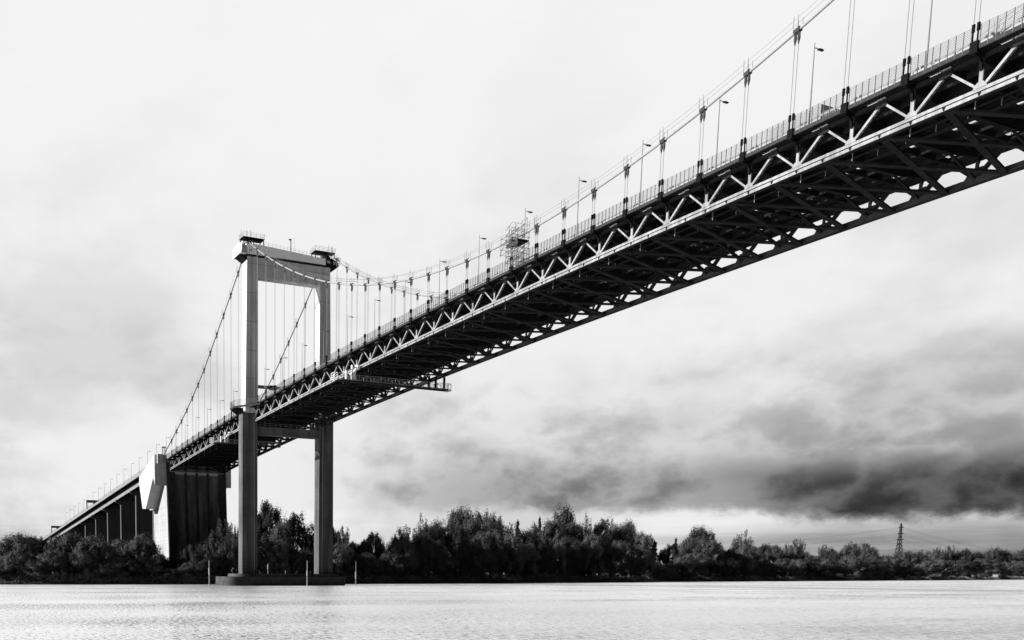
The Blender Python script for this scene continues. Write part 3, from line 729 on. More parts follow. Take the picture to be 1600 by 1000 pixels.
# ------------------------------------------------------------------ scaffold round the near cable
sf = empty('scaffold_tower', (141.5, -14.3, zd(141)-1.2), 'tube scaffold tower wrapped round the near cable above the railing', 'scaffolding')
m_ = MB(); zb = zd(141)-1.1
xs = [138.9, 140.5, 142.2, 143.9]; ysf = (-15.5, -12.9)
for x in xs:
    for y in ysf:
        zt = 66.9 if x < 144 else 66.2; z0 = zb if x > 140 else 63.4
        m_.tube([(x, y, z0), (x, y, zt + (0.9 if x == 140.4 else 0))], 0.04, 5)
zz = zb+0.6
while zz < 66.9:
    x0 = 138.6 if zz > 63.3 else 140.4
    for y in ysf: m_.bar((x0, y, zz), (144.2, y, zz), 0.05, 0.05)
    for x in xs:
        if x >= x0: m_.bar((x, ysf[0], zz), (x, ysf[1], zz), 0.05, 0.05)
    zz += 0.95
for i in range(5):
    z = zb+0.6+i*1.3
    for y in ysf: m_.bar((140.4 if i % 2 else 144.2, y, z), (144.2 if i % 2 else 140.4, y, z+1.3), 0.05, 0.05)
    m_.bar((142.2, ysf[0], z), (142.2, ysf[1], z+1.3), 0.045, 0.045)
for i in range(7):          # extra lacing in the denser right part
    z = zb+0.4+i*1.0
    for y in (-15.5, -14.2, -12.9):
        m_.bar((140.4, y, z), (142.3, y, z+1.0), 0.05, 0.05); m_.bar((142.3, y, z+1.0), (144.2, y, z), 0.05, 0.05)
    m_.bar((140.4, -14.2, z), (144.2, -14.2, z), 0.05, 0.05); m_.bar((141.3, -15.5, z-0.4), (141.3, -15.5, z+0.6), 0.05, 0.05); m_.bar((143.2, -15.5, z-0.4), (143.2, -15.5, z+0.6), 0.05, 0.05)
for y in ysf: m_.bar((138.6, y, 63.6), (140.4, y, 66), 0.05, 0.05)
m_.build('scaffold_tube', 'rail', sf)
MB().box(140.5, 144.1, -15.4, -13.0, 64.9, 65.1).build('work_platform', 'dsteel', sf)
b_ = MB(); b_.box(140.6, 143.8, -15.45, -15.38, 64.3, 64.9); b_.build('toe_board', 'clamp', sf)
m_ = MB()
for x in (144.4, 146.0):
    for y in (-15, -13.3): m_.bar((x, y, zc(x)-0.6), (x, y, zc(x)+1.9), 0.06, 0.06)
m_.bar((144.4, -15, zc(145)+1.7), (146, -15, zc(146)+1.9), 0.05, 0.05); m_.bar((144.4, -15, zc(145)+0.2), (146, -15, zc(146)+1.9), 0.05, 0.05); m_.bar((144.4, -15, zc(145)+1.7), (146, -15, zc(145)+.4), 0.05, 0.05)
m_.build('cable_cradle', 'rope', sf)

# ------------------------------------------------------------------ lorry on the bridge
tk = empty('lorry', (196, -7.6, zd(196)-1.05), 'grey box lorry crossing the bridge, half seen behind the railing at upper right', 'lorry')
zr = zd(196)-1.05
MB().box(191.5, 199.3, -8.8, -6.4, zr+1.1, zr+4.3).build('cargo_box', 'galv', tk)
c = MB().prism([(199.5, zr+0.7), (201.4, zr+0.7), (201.4, zr+1.9), (201.0, zr+3.1), (199.5, zr+3.3)], -8.75, -6.45, 'y').build('cab', 'rail', tk)
MB().prism([(201.05, zr+2.0), (201.42, zr+2.0), (201.12, zr+2.95)], -8.6, -6.6, 'y').build('windscreen', 'glass', tk)
for x in (192.6, 194.0, 200.3):
    for y in (-8.75, -6.75): MB().tube([(x, y, zr+0.5), (x, y+0.3, zr+0.5)], 0.5, 12).build('wheel', 'black', tk)
MB().box(191.5, 200, -8.2, -7.0, zr+0.8, zr+1.1).build('chassis', 'black', tk)

# ------------------------------------------------------------------ marker posts in the water
for x, y, z0, h, w0, w1, lab in (
    (17.2, -34.0, -1.0, 9.2, 4.6, 6.6, 'marker post with white drum left of the tower base'),
    (3.0, -8.6, 3.95, 3.5, 1.5, 2.9, 'short marker post with white drum standing on the tower base between the legs'),
    (15.2, 0.4, -1.0, 9.4, 4.4, 5.9, 'marker post with white collar in front of the right tower leg'),
    (10.0, 21.0, -1.0, 9.3, 3.3, 5.6, 'marker post with pale collar just right of the tower base')):
    e = empty('channel_marker', (x, y, z0), lab, 'marker post', 'river marker posts')
    MB().tube([(x, y, z0), (x, y, z0+h*0.97)], [0.2, 0.13], 8).build('post', 'galv' if x > 12 else 'rope', e)
    MB().tube([(x, y, z0+w0), (x, y, z0+w1)], 0.28, 12).build('white_band', 'viad', e)
    m_ = MB(); m_.tube([(x, y, z0+h*0.97), (x, y, z0+h)], 0.2, 8); m_.tube([(x-.3, y, z0+h*0.9), (x+.3, y, z0+h*0.9)], .06, 5); m_.build('top_mark', 'clamp', e)
for y, lab in ((-2.6, 'low mooring bollard on the tower base, left one'), (1.6, 'low mooring bollard on the tower base, middle one'), (6.6, 'low mooring bollard on the tower base, right one')):
    e = MB(); e.tube([(4.0, y, 3.0), (4.0, y, 4.7)], [0.16, 0.13], 8); e.tube([(4.0, y, 4.7), (4.0, y, 4.95)], 0.22, 8); tag(e.build('bollard', 'galv'), lab, 'bollard', 'bollards on the tower base')

# ------------------------------------------------------------------ electricity pylon and its lines
ex, ey = -412.6, 940.9
ep = empty('electricity_pylon', (ex, ey, 3), 'lattice electricity pylon rising above the trees at the right', 'electricity pylon')
ld = Vector((0.36, 0.93, 0)); pdv = Vector((0.93, -0.36, 0))
def P_(a, b, z): return Vector((ex, ey, z))+ld*a+pdv*b
def hw(z): return 4.6+(1.15-4.6)*min(1, (z-3)/44) if z < 47 else 1.15-(z-47)/18*0.8
m_ = MB(); lv = [3, 10, 17, 23, 29, 34, 39, 43, 47, 50.5, 54, 57.5, 61, 64.3]
for a, b in zip(lv, lv[1:]):
    ha, hb = hw(a), hw(b)
    for s1, s2 in ((-1, -1), (1, -1), (1, 1), (-1, 1)): m_.bar(P_(s1*ha, s2*ha, a), P_(s1*hb, s2*hb, b), 0.55, 0.55)
    for s in (-1, 1):
        m_.bar(P_(-ha, s*ha, a), P_(hb, s*hb, b), 0.3, 0.3); m_.bar(P_(ha, s*ha, a), P_(-hb, s*hb, b), 0.22, 0.22)
        m_.bar(P_(s*ha, -ha, a), P_(s*hb, hb, b), 0.22, 0.22)
    m_.bar(P_(-hb, -hb, b), P_(hb, -hb, b), 0.25, 0.25)
m_.build('lattice_mast', 'clamp', ep)
ends = []
for z, w_ in ((59.3, 4.2), (52.3, 5.2), (45.6, 6.4), (39.0, 5.0), (34.8, 7.2)):
    m_ = MB()
    for s in (-1, 1):
        m_.bar(P_(0, s*0.8, z), P_(0, s*w_, z), 0.35, 0.35); m_.bar(P_(0, s*0.6, z+2.0), P_(0, s*w_, z), 0.28, 0.28)
        m_.bar(P_(0, s*w_, z), P_(s*w_*0.62, s*w_*0.4, z), 0.2, 0.2); m_.bar(P_(s*w_*0.7, 0, z-0.2), P_(0, 0, z+1.4), 0.3, 0.3); m_.bar(P_(s*w_*0.7, 0, z-0.2), P_(0, 0, z), 0.3, 0.3)
        if z != 39.0: ends.append((s*w_*0.7, z-0.2))
    m_.build('cross_arm', 'clamp', ep)
for nm, E, sag in (('right', Vector((-560, 1880, 0)), 26), ('left', Vector((-1500, 1560, 0)), 10)):
    m_ = MB()
    for a, z in ends:
        p = P_(a, 0, z); q = E+Vector((0, 0, z+(-4 if nm == 'right' else 12)))+ld*a
        m_.tube([p.lerp(q, i/24)-Vector((0, 0, sag*4*(i/24)*(1-i/24))) for i in range(25)], 0.07, 3)
    tag(m_.build('power_line', 'clamp'), 'thin sagging power lines leaving the pylon towards the %s' % nm, 'power line')

# ------------------------------------------------------------------ small things on the far bank at the right
def hut(x, y, w_, h, lab, boom=False, z=2.0, roof='galv'):
    e = empty('fishing_hut', (x, y, z), lab, 'hut')
    MB().box(x-w_/2, x+w_/2, y-w_/2, y+w_/2, z+1.4, z+1.4+h).build('wall', 'galv', e)
    MB().prism([(y-w_*0.62, z+1.4+h), (y, z+2.3+h), (y+w_*0.62, z+1.4+h), (y, z+1.55+h)], x-w_*0.6, x+w_*0.6, 'x').build('roof', roof, e)
    for sx_ in (-1, 1):
        for sy_ in (-1, 1): MB().tube([(x+sx_*w_*.45, y+sy_*w_*.45, -0.5), (x+sx_*w_*.45, y+sy_*w_*.45, z+1.4)], 0.14, 5).build('stilt', 'rope', e)
    if boom: 
        MB().tube([(x, y+w_*0.5, z+1.5), (x+3, y+w_+7.5, z+9.0)], 0.22, 5).build('net_boom', 'white', e)
hut(-300.0, 826, 6.5, 3.2, 'stilted fishing hut with a raised net boom on the bank right of the pylon', True)
hut(-222, 577, 7.5, 1.6, 'low hut with bright flat roof on the far bank left of the pylon', roof='white')
hut(-246, 664, 4.5, 2.4, 'small grey hut on the bank just left of the pylon')
hut(-352, 977, 4.0, 2.2, 'small pale hut by the water near the right edge')
hut(-391, 1090, 6.0, 2.6, 'wider pale hut by the water at the right edge')
bt = empty('moored_boat', (-236, 679, 0), 'small white boat moored off the far bank below the pylon', 'boat')
MB().loft([[(-236-1.0, 676.2, 0.0), (-236+1.0, 676.2, 0.0), (-236+1.0, 681.0, 0.0), (-236, 682.6, 0.0), (-236-1.0, 681.0, 0.0)], [(-236-1.3, 675.9, 0.9), (-236+1.3, 675.9, 0.9), (-236+1.3, 681.3, 0.95), (-236, 683.4, 1.2), (-236-1.3, 681.3, 0.95)]]).build('hull', 'white', bt)
MB().box(-236.8, -235.2, 677.4, 679.6, 0.9, 2.0).build('cabin', 'galv', bt)
MB().box(-235.18, -235.12, 677.7, 679.3, 1.3, 1.8).build('cabin_window', 'glass', bt)

# ------------------------------------------------------------------ trees
def leafq(mb, c, nrm, s, rn):
    t1 = nrm.orthogonal().normalized(); a = rn.uniform(0, 6.28); t2 = nrm.cross(t1)
    u = (t1*math.cos(a)+t2*math.sin(a))*s; v_ = (t2*math.cos(a)-t1*math.sin(a))*s*rn.uniform(0.45, 0.8)
    b = len(mb.v)
    mb.v += [tuple(c-u), tuple(c+v_), tuple(c+u), tuple(c-v_)]; mb.f.append((b, b+1, b+2, b+3))
def rs(rn):
    while True:
        p = Vector((rn.uniform(-1, 1), rn.uniform(-1, 1), rn.uniform(-1, 1)))
        if 0.05 < p.length < 1: return p
def tree_mesh(kind, seed):
    """unit tree: height 1, crown about 1 wide; returns (trunk mesh, crown mesh)"""
    rn = random.Random(seed); tr = MB(); cr = MB(); cl = []
    if kind == 'conifer':
        tr.tube([(0, 0, 0), (0, 0, 0.95)], [0.02, 0.003], 6)
        for i in range(17):
            z = 0.12+i*0.052; r0 = 0.36*(1-z)**0.62*rn.uniform(0.75, 1.15)
            for j in range(9):
                a = rn.uniform(0, 6.28); L = r0*rn.uniform(0.6, 1.05)
                tip = Vector((math.cos(a)*L, math.sin(a)*L, z-L*0.18)); tr.tube([(0, 0, z), tuple(tip)], [0.008, 0.003], 3)
                for q in range(20):
                    t_ = rn.uniform(0.15, 1.05); p = Vector((0, 0, z)).lerp(tip, t_)+rs(rn)*0.035
                    leafq(cr, p, (Vector((math.cos(a)*.3, math.sin(a)*.3, 1))+rs(rn)*0.7).normalized(), 0.03, rn)
        for q in range(60): leafq(cr, Vector((0, 0, rn.uniform(0.86, 1.0)))+rs(rn)*0.02, rs(rn).normalized(), 0.022, rn)
        return tr, cr
    # trunk and limbs reach out to lobes spread over an uneven dome, one unit wide
    fan = kind in ('poplar', 'open')
    th = 0.20 if fan else 0.30
    top = Vector((rn.uniform(-.04, .04), rn.uniform(-.04, .04), 0.80))
    mid_ = Vector((rn.uniform(-.04, .04), rn.uniform(-.04, .04), 0.45))
    tr.tube([(0, 0, 0), mid_*0.5, mid_, top], [0.050, 0.040, 0.026, 0.006], 7)
    lobes = []
    n1 = {'willow': 26, 'broad': 24, 'poplar': 15, 'open': 20}[kind]
    for i in range(n1):
        a = i*2.39996+rn.uniform(-.4, .4); q = (i+0.5)/n1
        if fan:
            rho = 0.46*math.sqrt(q)*rn.uniform(0.8, 1.05); zt = 0.95-0.45*(rho/0.46)**2+rn.uniform(-.10, .05)
        else:
            ph = math.acos(1-1.25*q); rho = 0.40*math.sin(ph)*rn.uniform(0.85, 1.1); zt = 0.50+0.40*math.cos(ph)+rn.uniform(-.05, .05)
            if ph > 1.45: rho = 0.42*rn.uniform(.85, 1.1); zt = rn.uniform(0.14, 0.5)
        tip = Vector((math.cos(a)*rho, math.sin(a)*rho, min(0.96, zt)))
        z0 = rn.uniform(0.12, 0.45) if fan else min(0.7, max(0.15, zt-0.3))
        base = mid_*(z0/0.45) if z0 < 0.45 else mid_.lerp(top, (z0-0.45)/0.35)
        m1 = base.lerp(tip, 0.5)+Vector((math.cos(a)*0.05, math.sin(a)*0.05, -0.02))
        tr.tube([base, m1, tip], [0.016, 0.009, 0.003], 5)
        lobes.append((tip, m1, a))
    nl_ = {'willow': (14, 54), 'broad': (14, 50), 'poplar': (18, 44), 'open': (18, 26)}[kind]
    ls = 0.014 if fan else 0.0165
    for tip, m1, a in lobes:
        big = rn.uniform(0.7, 1.35)*(0.085 if fan else 0.125)
        for j in range(nl_[0]):
            if fan:       # plume: twigs rising along the upper half of the limb
                t_ = rn.uniform(-0.1, 1.05); c = m1.lerp(tip, t_)+rs(rn)*big*0.75
                up = Vector((rn.uniform(-.3, .3), rn.uniform(-.3, .3), 1)).normalized()*rn.uniform(0.04, 0.09)
                tr.tube([c, c+up], [0.003, 0.0012], 3)
                for q in range(nl_[1]):
                    p = c+up*rn.uniform(-0.5, 1.1)+rs(rn)*0.04
                    leafq(cr, p, ((p-m1).normalized()*0.8+rs(rn)*0.9).normalized(), ls*rn.uniform(.5, 1.25), rn)
            else:
                dv = rs(rn); dv.z = dv.z*0.8+0.12
                c = tip+dv*big*1.25; R = big*rn.uniform(0.25, 0.62)
                tw_ = Vector((dv.x*.6, dv.y*.6, 0.8)).normalized()*rn.uniform(0.02, 0.06)
                tr.tube([m1.lerp(tip, 0.8), c, c+tw_], [0.004, 0.002, 0.001], 3)
                for q in range(nl_[1]):
                    v3 = rs(rn)
                    p = c+Vector((v3.x, v3.y, v3.z*0.8))*R*1.5+tw_*rn.uniform(0, 1.2)*(1 if q % 4 == 0 else 0)
                    leafq(cr, p, (v3*0.9+dv*0.8+rs(rn)*0.55+Vector((0, 0, .15))).normalized(), ls*rn.uniform(.5, 1.25), rn)
    return tr, cr
KN = {'w': ('willow', 'willow_tree', 'leaf_l', 'round willow', 4), 'o': ('broad', 'broadleaf_tree', 'leaf', 'dense broadleaf tree', 4), 'p': ('poplar', 'poplar_tree', 'leaf', 'upright poplar', 3), 'b': ('open', 'open_crowned_tree', 'leaf', 'open thin-crowned tree', 3), 'c': ('conifer', 'conifer_tree', 'leaf_d', 'pointed dark conifer', 2)}
TM = {}
for kk, (kind, nm, lm, ds, nv) in KN.items():
    for v_ in range(nv):
        t_, c_ = tree_mesh(kind, 100*ord(kk)+v_); 
        TM[kk, v_] = (t_.mesh('trunk', 'bark'), c_.mesh('crown', lm if not (kk == 'o' and v_ % 2) else 'leaf_d'))
TREES = [('o', -63.6, -87.8, 12.4, 6.2, 4, 0),('w', -59.1, -81.5, 17.3, 13.7, 34, 0),('o', -74.1, -73.0, 16.4, 8.4, 62, 0),('w', -65.1, -65.7, 17.7, 10.7, 98, 0),('w', -57.1, -63.4, 18.1, 8.6, 113, 0),('w', -52.1, -55.6, 16.4, 12.9, 150, 0),('o', -76.1, -56.4, 17.3, 10.1, 128, 0),('w', -64.6, -43.1, 15.9, 10.0, 190, 0),('w', -56.1, -36.6, 17.4, 10.8, 224, 0),('o', -47.6, -32.3, 10.3, 6.3, 250, 0),('o', -58.6, -23.7, 9.7, 8.5, 272, 0),('p', -48.6, -18.9, 14.7, 8.9, 302, 0),('o', -66.1, -8.1, 15.2, 7.3, 322, 0),('p', -54.6, -5.2, 25.2, 10.7, 347, 0),('p', -49.1, -2.1, 22.4, 7.5, 366, 0),('o', -72.6, 12.1, 22.3, 8.6, 386, 0),('o', -78.1, 23.6, 32.9, 12.2, 418, 0),('p', -83.6, 21.5, 29.3, 8.4, 404, 0),('o', -84.1, 38.5, 29.0, 10.2, 459, 0),('w', -64.1, 24.3, 24.1, 8.0, 440, 0),('p', -70.1, 38.8, 21.7, 7.2, 480, 0),('o', -87.6, 53.0, 25.2, 10.5, 500, 0),('o', -71.6, 51.7, 22.7, 8.4, 520, 0),('p', -65.6, 53.4, 23.0, 8.3, 535, 0),('o', -73.1, 62.5, 16.9, 8.0, 552, 0),('o', -66.1, 68.4, 20.8, 8.4, 582, 0),('o', -81.1, 72.5, 18.3, 7.6, 570, 0),('b', -74.1, 77.3, 19.3, 6.4, 596, 0),('w', -66.6, 77.6, 15.0, 6.2, 610, 0),('p', -80.1, 93.0, 26.4, 11.9, 633, 0),('w', -67.6, 82.1, 19.7, 8.0, 622, 0),('b', -94.6, 110.4, 30.4, 8.1, 658, 0),('o', -88.1, 115.8, 28.0, 10.5, 684, 0),('o', -74.6, 101.7, 24.5, 11.8, 668, 0),('w', -108.6, 141.7, 36.4, 13.1, 718, 0),('b', -88.1, 124.5, 28.9, 9.3, 708, 0),('o', -119.6, 161.1, 35.3, 10.2, 748, 0),('w', -91.1, 136.8, 30.0, 11.4, 736, 0),('b', -115.6, 171.3, 35.0, 15.0, 780, 0),('w', -92.6, 148.5, 31.7, 9.6, 764, 0),('c', -132.6, 194.9, 32.8, 5.7, 806, 0),('o', -102.1, 177.6, 25.6, 11.4, 820, 0),('c', -150.1, 223.6, 36.4, 3.8, 840, 0),('o', -124.6, 200.1, 30.0, 7.8, 832, 0),('o', -154.1, 244.3, 43.0, 12.3, 877, 0),('w', -120.1, 208.7, 32.8, 14.2, 860, 0),('w', -119.1, 221.1, 32.0, 12.8, 890, 0),('b', -155.1, 262.1, 37.7, 9.4, 912, 0),('o', -147.1, 267.4, 35.4, 11.6, 937, 0),('b', -167.6, 295.0, 36.0, 10.6, 955, 0),('o', -180.1, 318.9, 37.7, 10.1, 978, 0),('w', -146.6, 281.3, 32.2, 14.1, 966, 0),('w', -159.1, 310.6, 29.4, 13.8, 1000, 0),('c', -177.1, 339.1, 25.1, 9.4, 1020, 0),('o', -172.6, 343.5, 20.4, 6.8, 1036, 0),('c', -196.6, 377.7, 28.7, 5.4, 1053, 0),('o', -170.1, 347.6, 22.9, 9.3, 1048, 0),('o', -199.1, 402.7, 36.7, 16.5, 1090, 0),('w', -175.1, 367.6, 27.8, 13.0, 1074, 0),('w', -179.6, 392.4, 27.5, 15.0, 1108, 0),('o', -198.1, 427.7, 21.3, 11.1, 1132, 0),('b', -231.6, 483.2, 36.0, 16.0, 1158, 0),('o', -197.1, 436.7, 23.2, 14.0, 1148, 0),('w', -215.6, 476.7, 25.3, 12.7, 1176, 0),('o', -227.1, 502.8, 27.1, 12.1, 1194, 0),('o', -216.1, 499.1, 25.7, 11.9, 1208, 0),('p', -237.1, 538.0, 30.0, 6.2, 1226, 0),('p', -249.1, 566.6, 33.1, 12.8, 1244, 0),('w', -224.1, 527.4, 26.3, 12.2, 1234, 0),('o', -234.6, 557.0, 21.8, 11.5, 1256, 0),('w', -229.1, 558.7, 19.6, 12.5, 1268, 0),('p', -263.1, 615.3, 29.9, 8.9, 1283, 0),('o', -257.6, 616.8, 26.4, 10.0, 1294, 0),('p', -251.1, 615.1, 24.0, 6.6, 1303, 0),('b', -281.1, 685.9, 36.3, 23.5, 1338, 0),('w', -254.6, 635.3, 28.9, 14.5, 1322, 0),('w', -270.1, 682.3, 28.9, 15.1, 1352, 0),('o', -320.1, 776.8, 22.6, 14.0, 1376, 0),('w', -289.1, 745.6, 22.9, 15.8, 1392, 0),('w', -316.1, 805.5, 28.0, 19.3, 1412, 0),('o', -322.6, 835.3, 26.6, 17.0, 1432, 0),('p', -352.6, 886.4, 31.3, 5.5, 1436, 0),('w', -332.6, 869.4, 27.9, 17.4, 1450, 0),('p', -379.6, 957.7, 37.4, 10.1, 1462, 0),('p', -377.6, 974.8, 39.0, 16.0, 1480, 0),('w', -373.6, 986.4, 28.8, 16.0, 1496, 0),('o', -418.1, 1073.1, 35.5, 14.1, 1506, 0),('o', -420.6, 1097.2, 31.9, 18.9, 1522, 0),('w', -425.6, 1128.7, 33.2, 17.6, 1540, 0),('o', -475.6, 1231.3, 40.8, 13.8, 1551, 0),('o', -473.6, 1248.6, 37.5, 17.3, 1566, 0),('w', -478.1, 1279.4, 34.5, 19.3, 1582, 0),('o', -526.1, 1391.5, 42.5, 22.5, 1598, 0),('o', -527.1, 1418.2, 42.9, 22.7, 1614, 0),('w', -54.1, -91.9, 5.7, 8.0, -10, 1),('w', -54.1, -88.4, 6.5, 9.2, 5, 1),('w', -53.6, -84.7, 10.2, 9.5, 22, 1),('w', -53.1, -81.0, 12.5, 9.4, 39, 1),('w', -50.6, -76.5, 8.2, 9.6, 60, 1),('w', -49.1, -71.5, 11.7, 8.6, 83, 1),('o', -49.1, -66.9, 10.7, 7.2, 104, 1),('w', -47.6, -61.9, 11.8, 7.3, 126, 1),('o', -49.1, -56.8, 9.2, 8.7, 147, 1),('w', -47.6, -52.8, 8.0, 9.5, 165, 1),('w', -48.6, -48.8, 9.2, 9.0, 181, 1),('o', -46.1, -44.4, 8.2, 10.1, 201, 1),('o', -46.6, -39.5, 9.3, 9.4, 222, 1),('w', -45.1, -35.6, 7.7, 6.5, 239, 1),('o', -44.6, -31.6, 5.2, 10.3, 256, 1),('w', -46.6, -26.7, 5.2, 10.2, 273, 1),('w', -43.6, -21.9, 7.3, 7.6, 296, 1),('o', -47.6, -14.9, 10.8, 10.2, 319, 1),('o', -48.6, -9.2, 11.1, 7.7, 339, 1),('o', -46.6, -5.5, 15.0, 6.4, 356, 1),('w', -50.1, -0.2, 11.2, 9.0, 371, 1),('o', -47.1, 3.6, 12.1, 6.7, 389, 1),('o', -49.6, 10.1, 17.8, 9.0, 410, 1),('w', -48.6, 15.0, 16.7, 8.9, 429, 1),('o', -50.6, 21.6, 15.0, 7.6, 450, 1),('o', -51.1, 26.8, 12.7, 9.5, 468, 1),('o', -50.1, 31.4, 11.5, 7.7, 485, 1),('o', -52.6, 37.3, 12.6, 7.8, 502, 1),('w', -53.6, 42.7, 15.8, 11.2, 519, 1),('w', -54.1, 48.2, 15.1, 7.1, 536, 1),('o', -54.1, 53.0, 11.5, 9.8, 552, 1),('o', -55.6, 59.9, 11.8, 9.8, 572, 1),('o', -58.6, 67.6, 8.6, 7.2, 592, 1),('o', -56.6, 73.2, 12.9, 11.0, 613, 1),('w', -61.6, 80.9, 17.7, 10.2, 628, 1),('o', -63.6, 87.8, 15.6, 8.0, 646, 1),('w', -63.6, 92.4, 20.4, 8.2, 660, 1),('o', -66.6, 99.9, 18.1, 9.8, 677, 1),('w', -68.1, 107.8, 12.2, 9.9, 697, 1),('o', -66.6, 113.7, 24.2, 7.3, 717, 1),('w', -71.1, 123.1, 19.8, 7.9, 735, 1),('w', -71.6, 129.3, 21.9, 9.0, 752, 1),('o', -73.6, 135.8, 23.7, 11.3, 766, 1),('o', -77.6, 144.6, 17.6, 9.4, 782, 1),('w', -78.6, 150.6, 22.1, 9.7, 796, 1),('w', -83.1, 161.6, 18.7, 12.4, 816, 1),('o', -86.1, 171.0, 20.9, 11.8, 834, 1),('o', -91.1, 180.8, 22.3, 9.5, 849, 1),('w', -95.6, 192.4, 20.2, 7.9, 868, 1),('o', -99.6, 202.3, 23.0, 11.3, 884, 1),('o', -104.6, 213.8, 20.7, 10.1, 901, 1),('w', -108.1, 225.0, 25.0, 11.6, 920, 1),('o', -113.1, 236.3, 23.8, 11.5, 935, 1),('o', -117.6, 249.5, 19.7, 11.0, 955, 1),('w', -124.1, 262.1, 22.8, 10.6, 969, 1),('o', -124.1, 269.8, 19.7, 14.2, 985, 1),('w', -127.1, 279.7, 18.5, 12.5, 999, 1),('w', -134.6, 296.6, 11.0, 10.7, 1019, 1),('w', -141.1, 309.8, 8.6, 14.0, 1032, 1),('o', -145.6, 324.6, 10.7, 15.4, 1051, 1),('w', -146.6, 332.8, 16.2, 12.2, 1065, 1),('w', -156.6, 353.6, 17.5, 13.9, 1084, 1),('o', -161.6, 369.6, 15.0, 11.6, 1102, 1),('o', -167.6, 384.5, 13.6, 12.4, 1117, 1),('w', -169.6, 395.8, 14.7, 13.7, 1132, 1),('o', -176.1, 411.8, 18.7, 14.1, 1146, 1),('w', -178.1, 423.3, 23.8, 10.5, 1161, 1),('w', -188.1, 447.1, 19.0, 12.4, 1180, 1),('o', -192.6, 461.0, 13.6, 13.8, 1193, 1),('o', -194.1, 473.7, 11.8, 11.4, 1210, 1),('w', -197.6, 486.5, 15.7, 12.3, 1223, 1),('w', -203.1, 505.3, 15.4, 12.7, 1240, 1),('o', -213.1, 530.9, 14.9, 15.9, 1258, 1),('w', -218.1, 550.8, 16.5, 16.4, 1276, 1),('o', -221.1, 567.4, 15.0, 17.7, 1293, 1),('o', -226.6, 586.4, 12.9, 18.3, 1309, 1),('w', -236.6, 612.3, 19.0, 14.2, 1324, 1),('w', -238.1, 626.0, 19.2, 17.1, 1339, 1),('w', -243.1, 644.4, 19.8, 18.7, 1353, 1),('w', -252.1, 671.8, 11.2, 18.0, 1370, 1),('o', -256.6, 689.6, 15.5, 13.6, 1383, 1),('o', -267.1, 718.7, 12.5, 20.3, 1398, 1),('o', -276.6, 745.5, 16.9, 13.0, 1412, 1),('w', -289.1, 779.5, 13.4, 17.3, 1428, 1),('w', -303.1, 817.9, 17.6, 21.6, 1445, 1),('w', -314.1, 852.7, 20.3, 18.6, 1462, 1),('w', -325.1, 889.0, 19.7, 14.4, 1480, 1),('o', -337.1, 924.7, 20.0, 21.0, 1495, 1),('o', -356.6, 972.6, 18.4, 16.0, 1509, 1),('w', -368.1, 1012.4, 20.8, 17.4, 1526, 1),('w', -381.6, 1051.5, 24.3, 22.9, 1539, 1),('w', -404.6, 1107.7, 18.7, 19.3, 1552, 1),('w', -414.1, 1142.2, 20.9, 21.8, 1566, 1),('w', -433.1, 1192.1, 20.5, 20.0, 1578, 1),('w', -445.6, 1232.1, 23.7, 17.3, 1590, 1),('w', -469.1, 1299.2, 28.4, 28.9, 1607, 1)]
ZN = [(85, 'left of the viaduct end'), (215, 'below the viaduct'), (300, 'by the anchor pier'), (376, 'left of the left tower leg'), (505, 'between the tower legs'), (608, 'just right of the tower'), (700, 'at left of the tall wood'), (830, 'in mid tall wood'), (1012, 'at right of the tall wood'), (1125, 'around the small conifers'), (1270, 'midway to the pylon'), (1395, 'just left of the pylon'), (1500, 'just right of the pylon'), (1700, 'near the right edge')]
def cardinal(n): return ordn[n] if n < 20 else 'number %d' % (n+1)
from collections import defaultdict
bins = defaultdict(list)
for i, (kk, x, y, h, w_, px, row) in enumerate(TREES):
    if kk == 's': continue
    zname = [z for lim, z in ZN if px < lim][0]
    bins[(kk, row, zname)].append(i)
rt_ = random.Random(3)
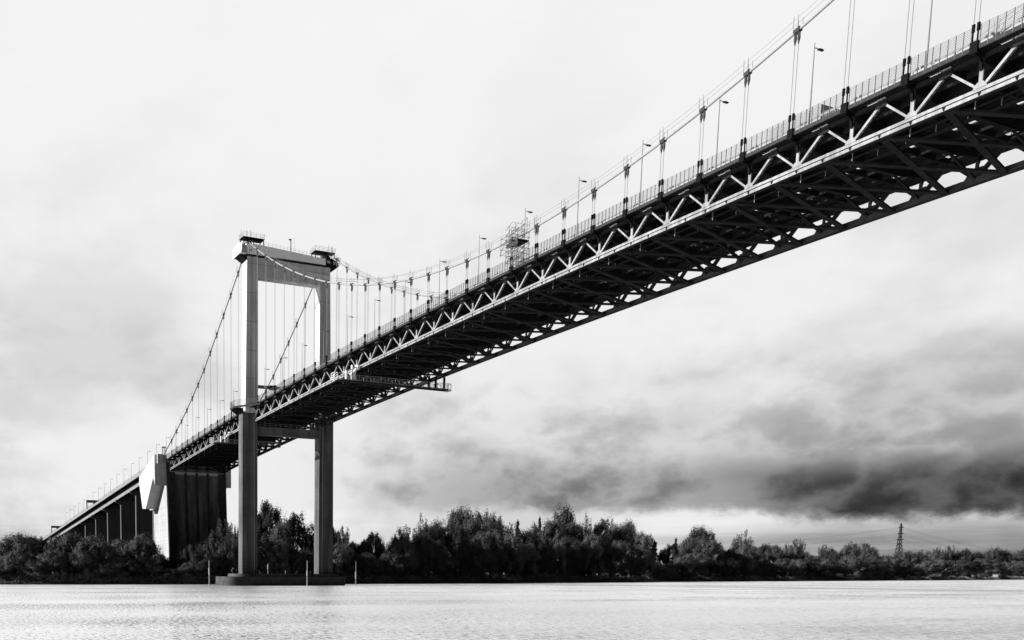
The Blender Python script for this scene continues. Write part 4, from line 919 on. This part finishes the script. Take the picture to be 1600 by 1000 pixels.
for (kk, row, zname), ids in bins.items():
    ids.sort(key=lambda i: TREES[i][5])
    kind, nm, lm, ds, nv = KN[kk]
    for j, i in enumerate(ids):
        _, x, y, h, w_, px, _r = TREES[i]
        size = 'tall ' if (row == 0 and h > 17) else ('low ' if row == 1 else '')
        where = 'on the skyline' if row == 0 else 'in the front row'
        if len(ids) == 1: pre = 'only '
        elif j == 0: pre = 'leftmost '
        elif j == len(ids)-1: pre = 'rightmost '
        else: pre = cardinal(j)+' '
        lab = '%s%s%s %s %s' % (pre, size, ds, where, zname)
        v_ = rt_.randrange(nv); tm, cm = TM[kk, v_]
        e = empty(nm, (x, y, 1.2), lab, 'tree', 'trees on the far bank')
        e.rotation_euler = (0, 0, rt_.uniform(0, 6.28)); e.scale = (w_*1.1, w_*1.1, h-0.4)
        if kk in 'wo': e.scale = (max(w_*1.25, 7), max(w_*1.25, 7), h-0.6)
        if kk == 'c': e.scale = (max(w_, 5.0)*2.1, max(w_, 5.0)*2.1, h)
        if kk in 'pb': e.scale = (max(w_*1.45, 7), max(w_*1.45, 7), h-.2)
        for nm2, me in (('trunk', tm), ('crown', cm)):
            o = bpy.data.objects.new(nm2, me); COL.objects.link(o); o.parent = e
# scrub and reeds along the water: one mass nobody could count
sb = MB(); rs2 = random.Random(9)
y = -330.0
while y < 1350:
    x0 = shore(y); dist = math.hypot(290-x0, -123-y); fac = dist/330
    for q in range(9):
        back = rs2.uniform(1.0, 9); hh = (2.2+0.9*noise.noise(Vector((y*0.05, 0, 0)))+1.6*noise.noise(Vector((y*0.21, 4, back*.3))))*rs2.uniform(0.5, 1.15)*(0.5+back/9)
        if q == 0: hh *= 1.35
        z0 = 0.1 if back < 3 else 1.0
        for r_ in range(5):
            p = Vector((x0-back+rs2.uniform(-.5, .5), y+rs2.uniform(-.8, .8), z0+hh*rs2.uniform(0.15, 1.0)))
            leafq(sb, p, (Vector((0.5, -0.3, 0.5))+rs(rs2)).normalized(), 0.24*fac**0.5*rs2.uniform(.7, 1.4), rs2)
    y += 0.36*fac
tag(sb.build('riverside_scrub', 'reed'), kind='stuff')
# low wood behind the rows so that they stand against leaves, not sky
wd = MB(); y = -420.0
while y < 1500:
    x0 = shore(y); dist = math.hypot(290-x0, -123-y); fac = dist/330
    hm = 9.0 if y < 150 else (14.0 if y < 300 else 9.0)
    for q in range(16):
        back = rs2.uniform(14, 46); hh = hm*(0.75+0.35*noise.noise(Vector((y*0.045, back*0.06, 0)))+0.2*noise.noise(Vector((y*0.17, back*.2, 3))))
        if -22 < y < 20 and 30 < back: continue
        p = Vector((x0-back, y+rs2.uniform(-.5, .5), 1.5+hh*rs2.uniform(0.0, 1.0)**0.6))
        for r_ in range(3): leafq(wd, p+rs(rs2)*0.7, (Vector((0.5, -0.3, 0.5))+rs(rs2)).normalized(), 0.42*fac**0.5*rs2.uniform(.7, 1.3), rs2)
    y += 0.30*fac
tag(wd.build('far_wood', 'leaf_d'), kind='stuff')
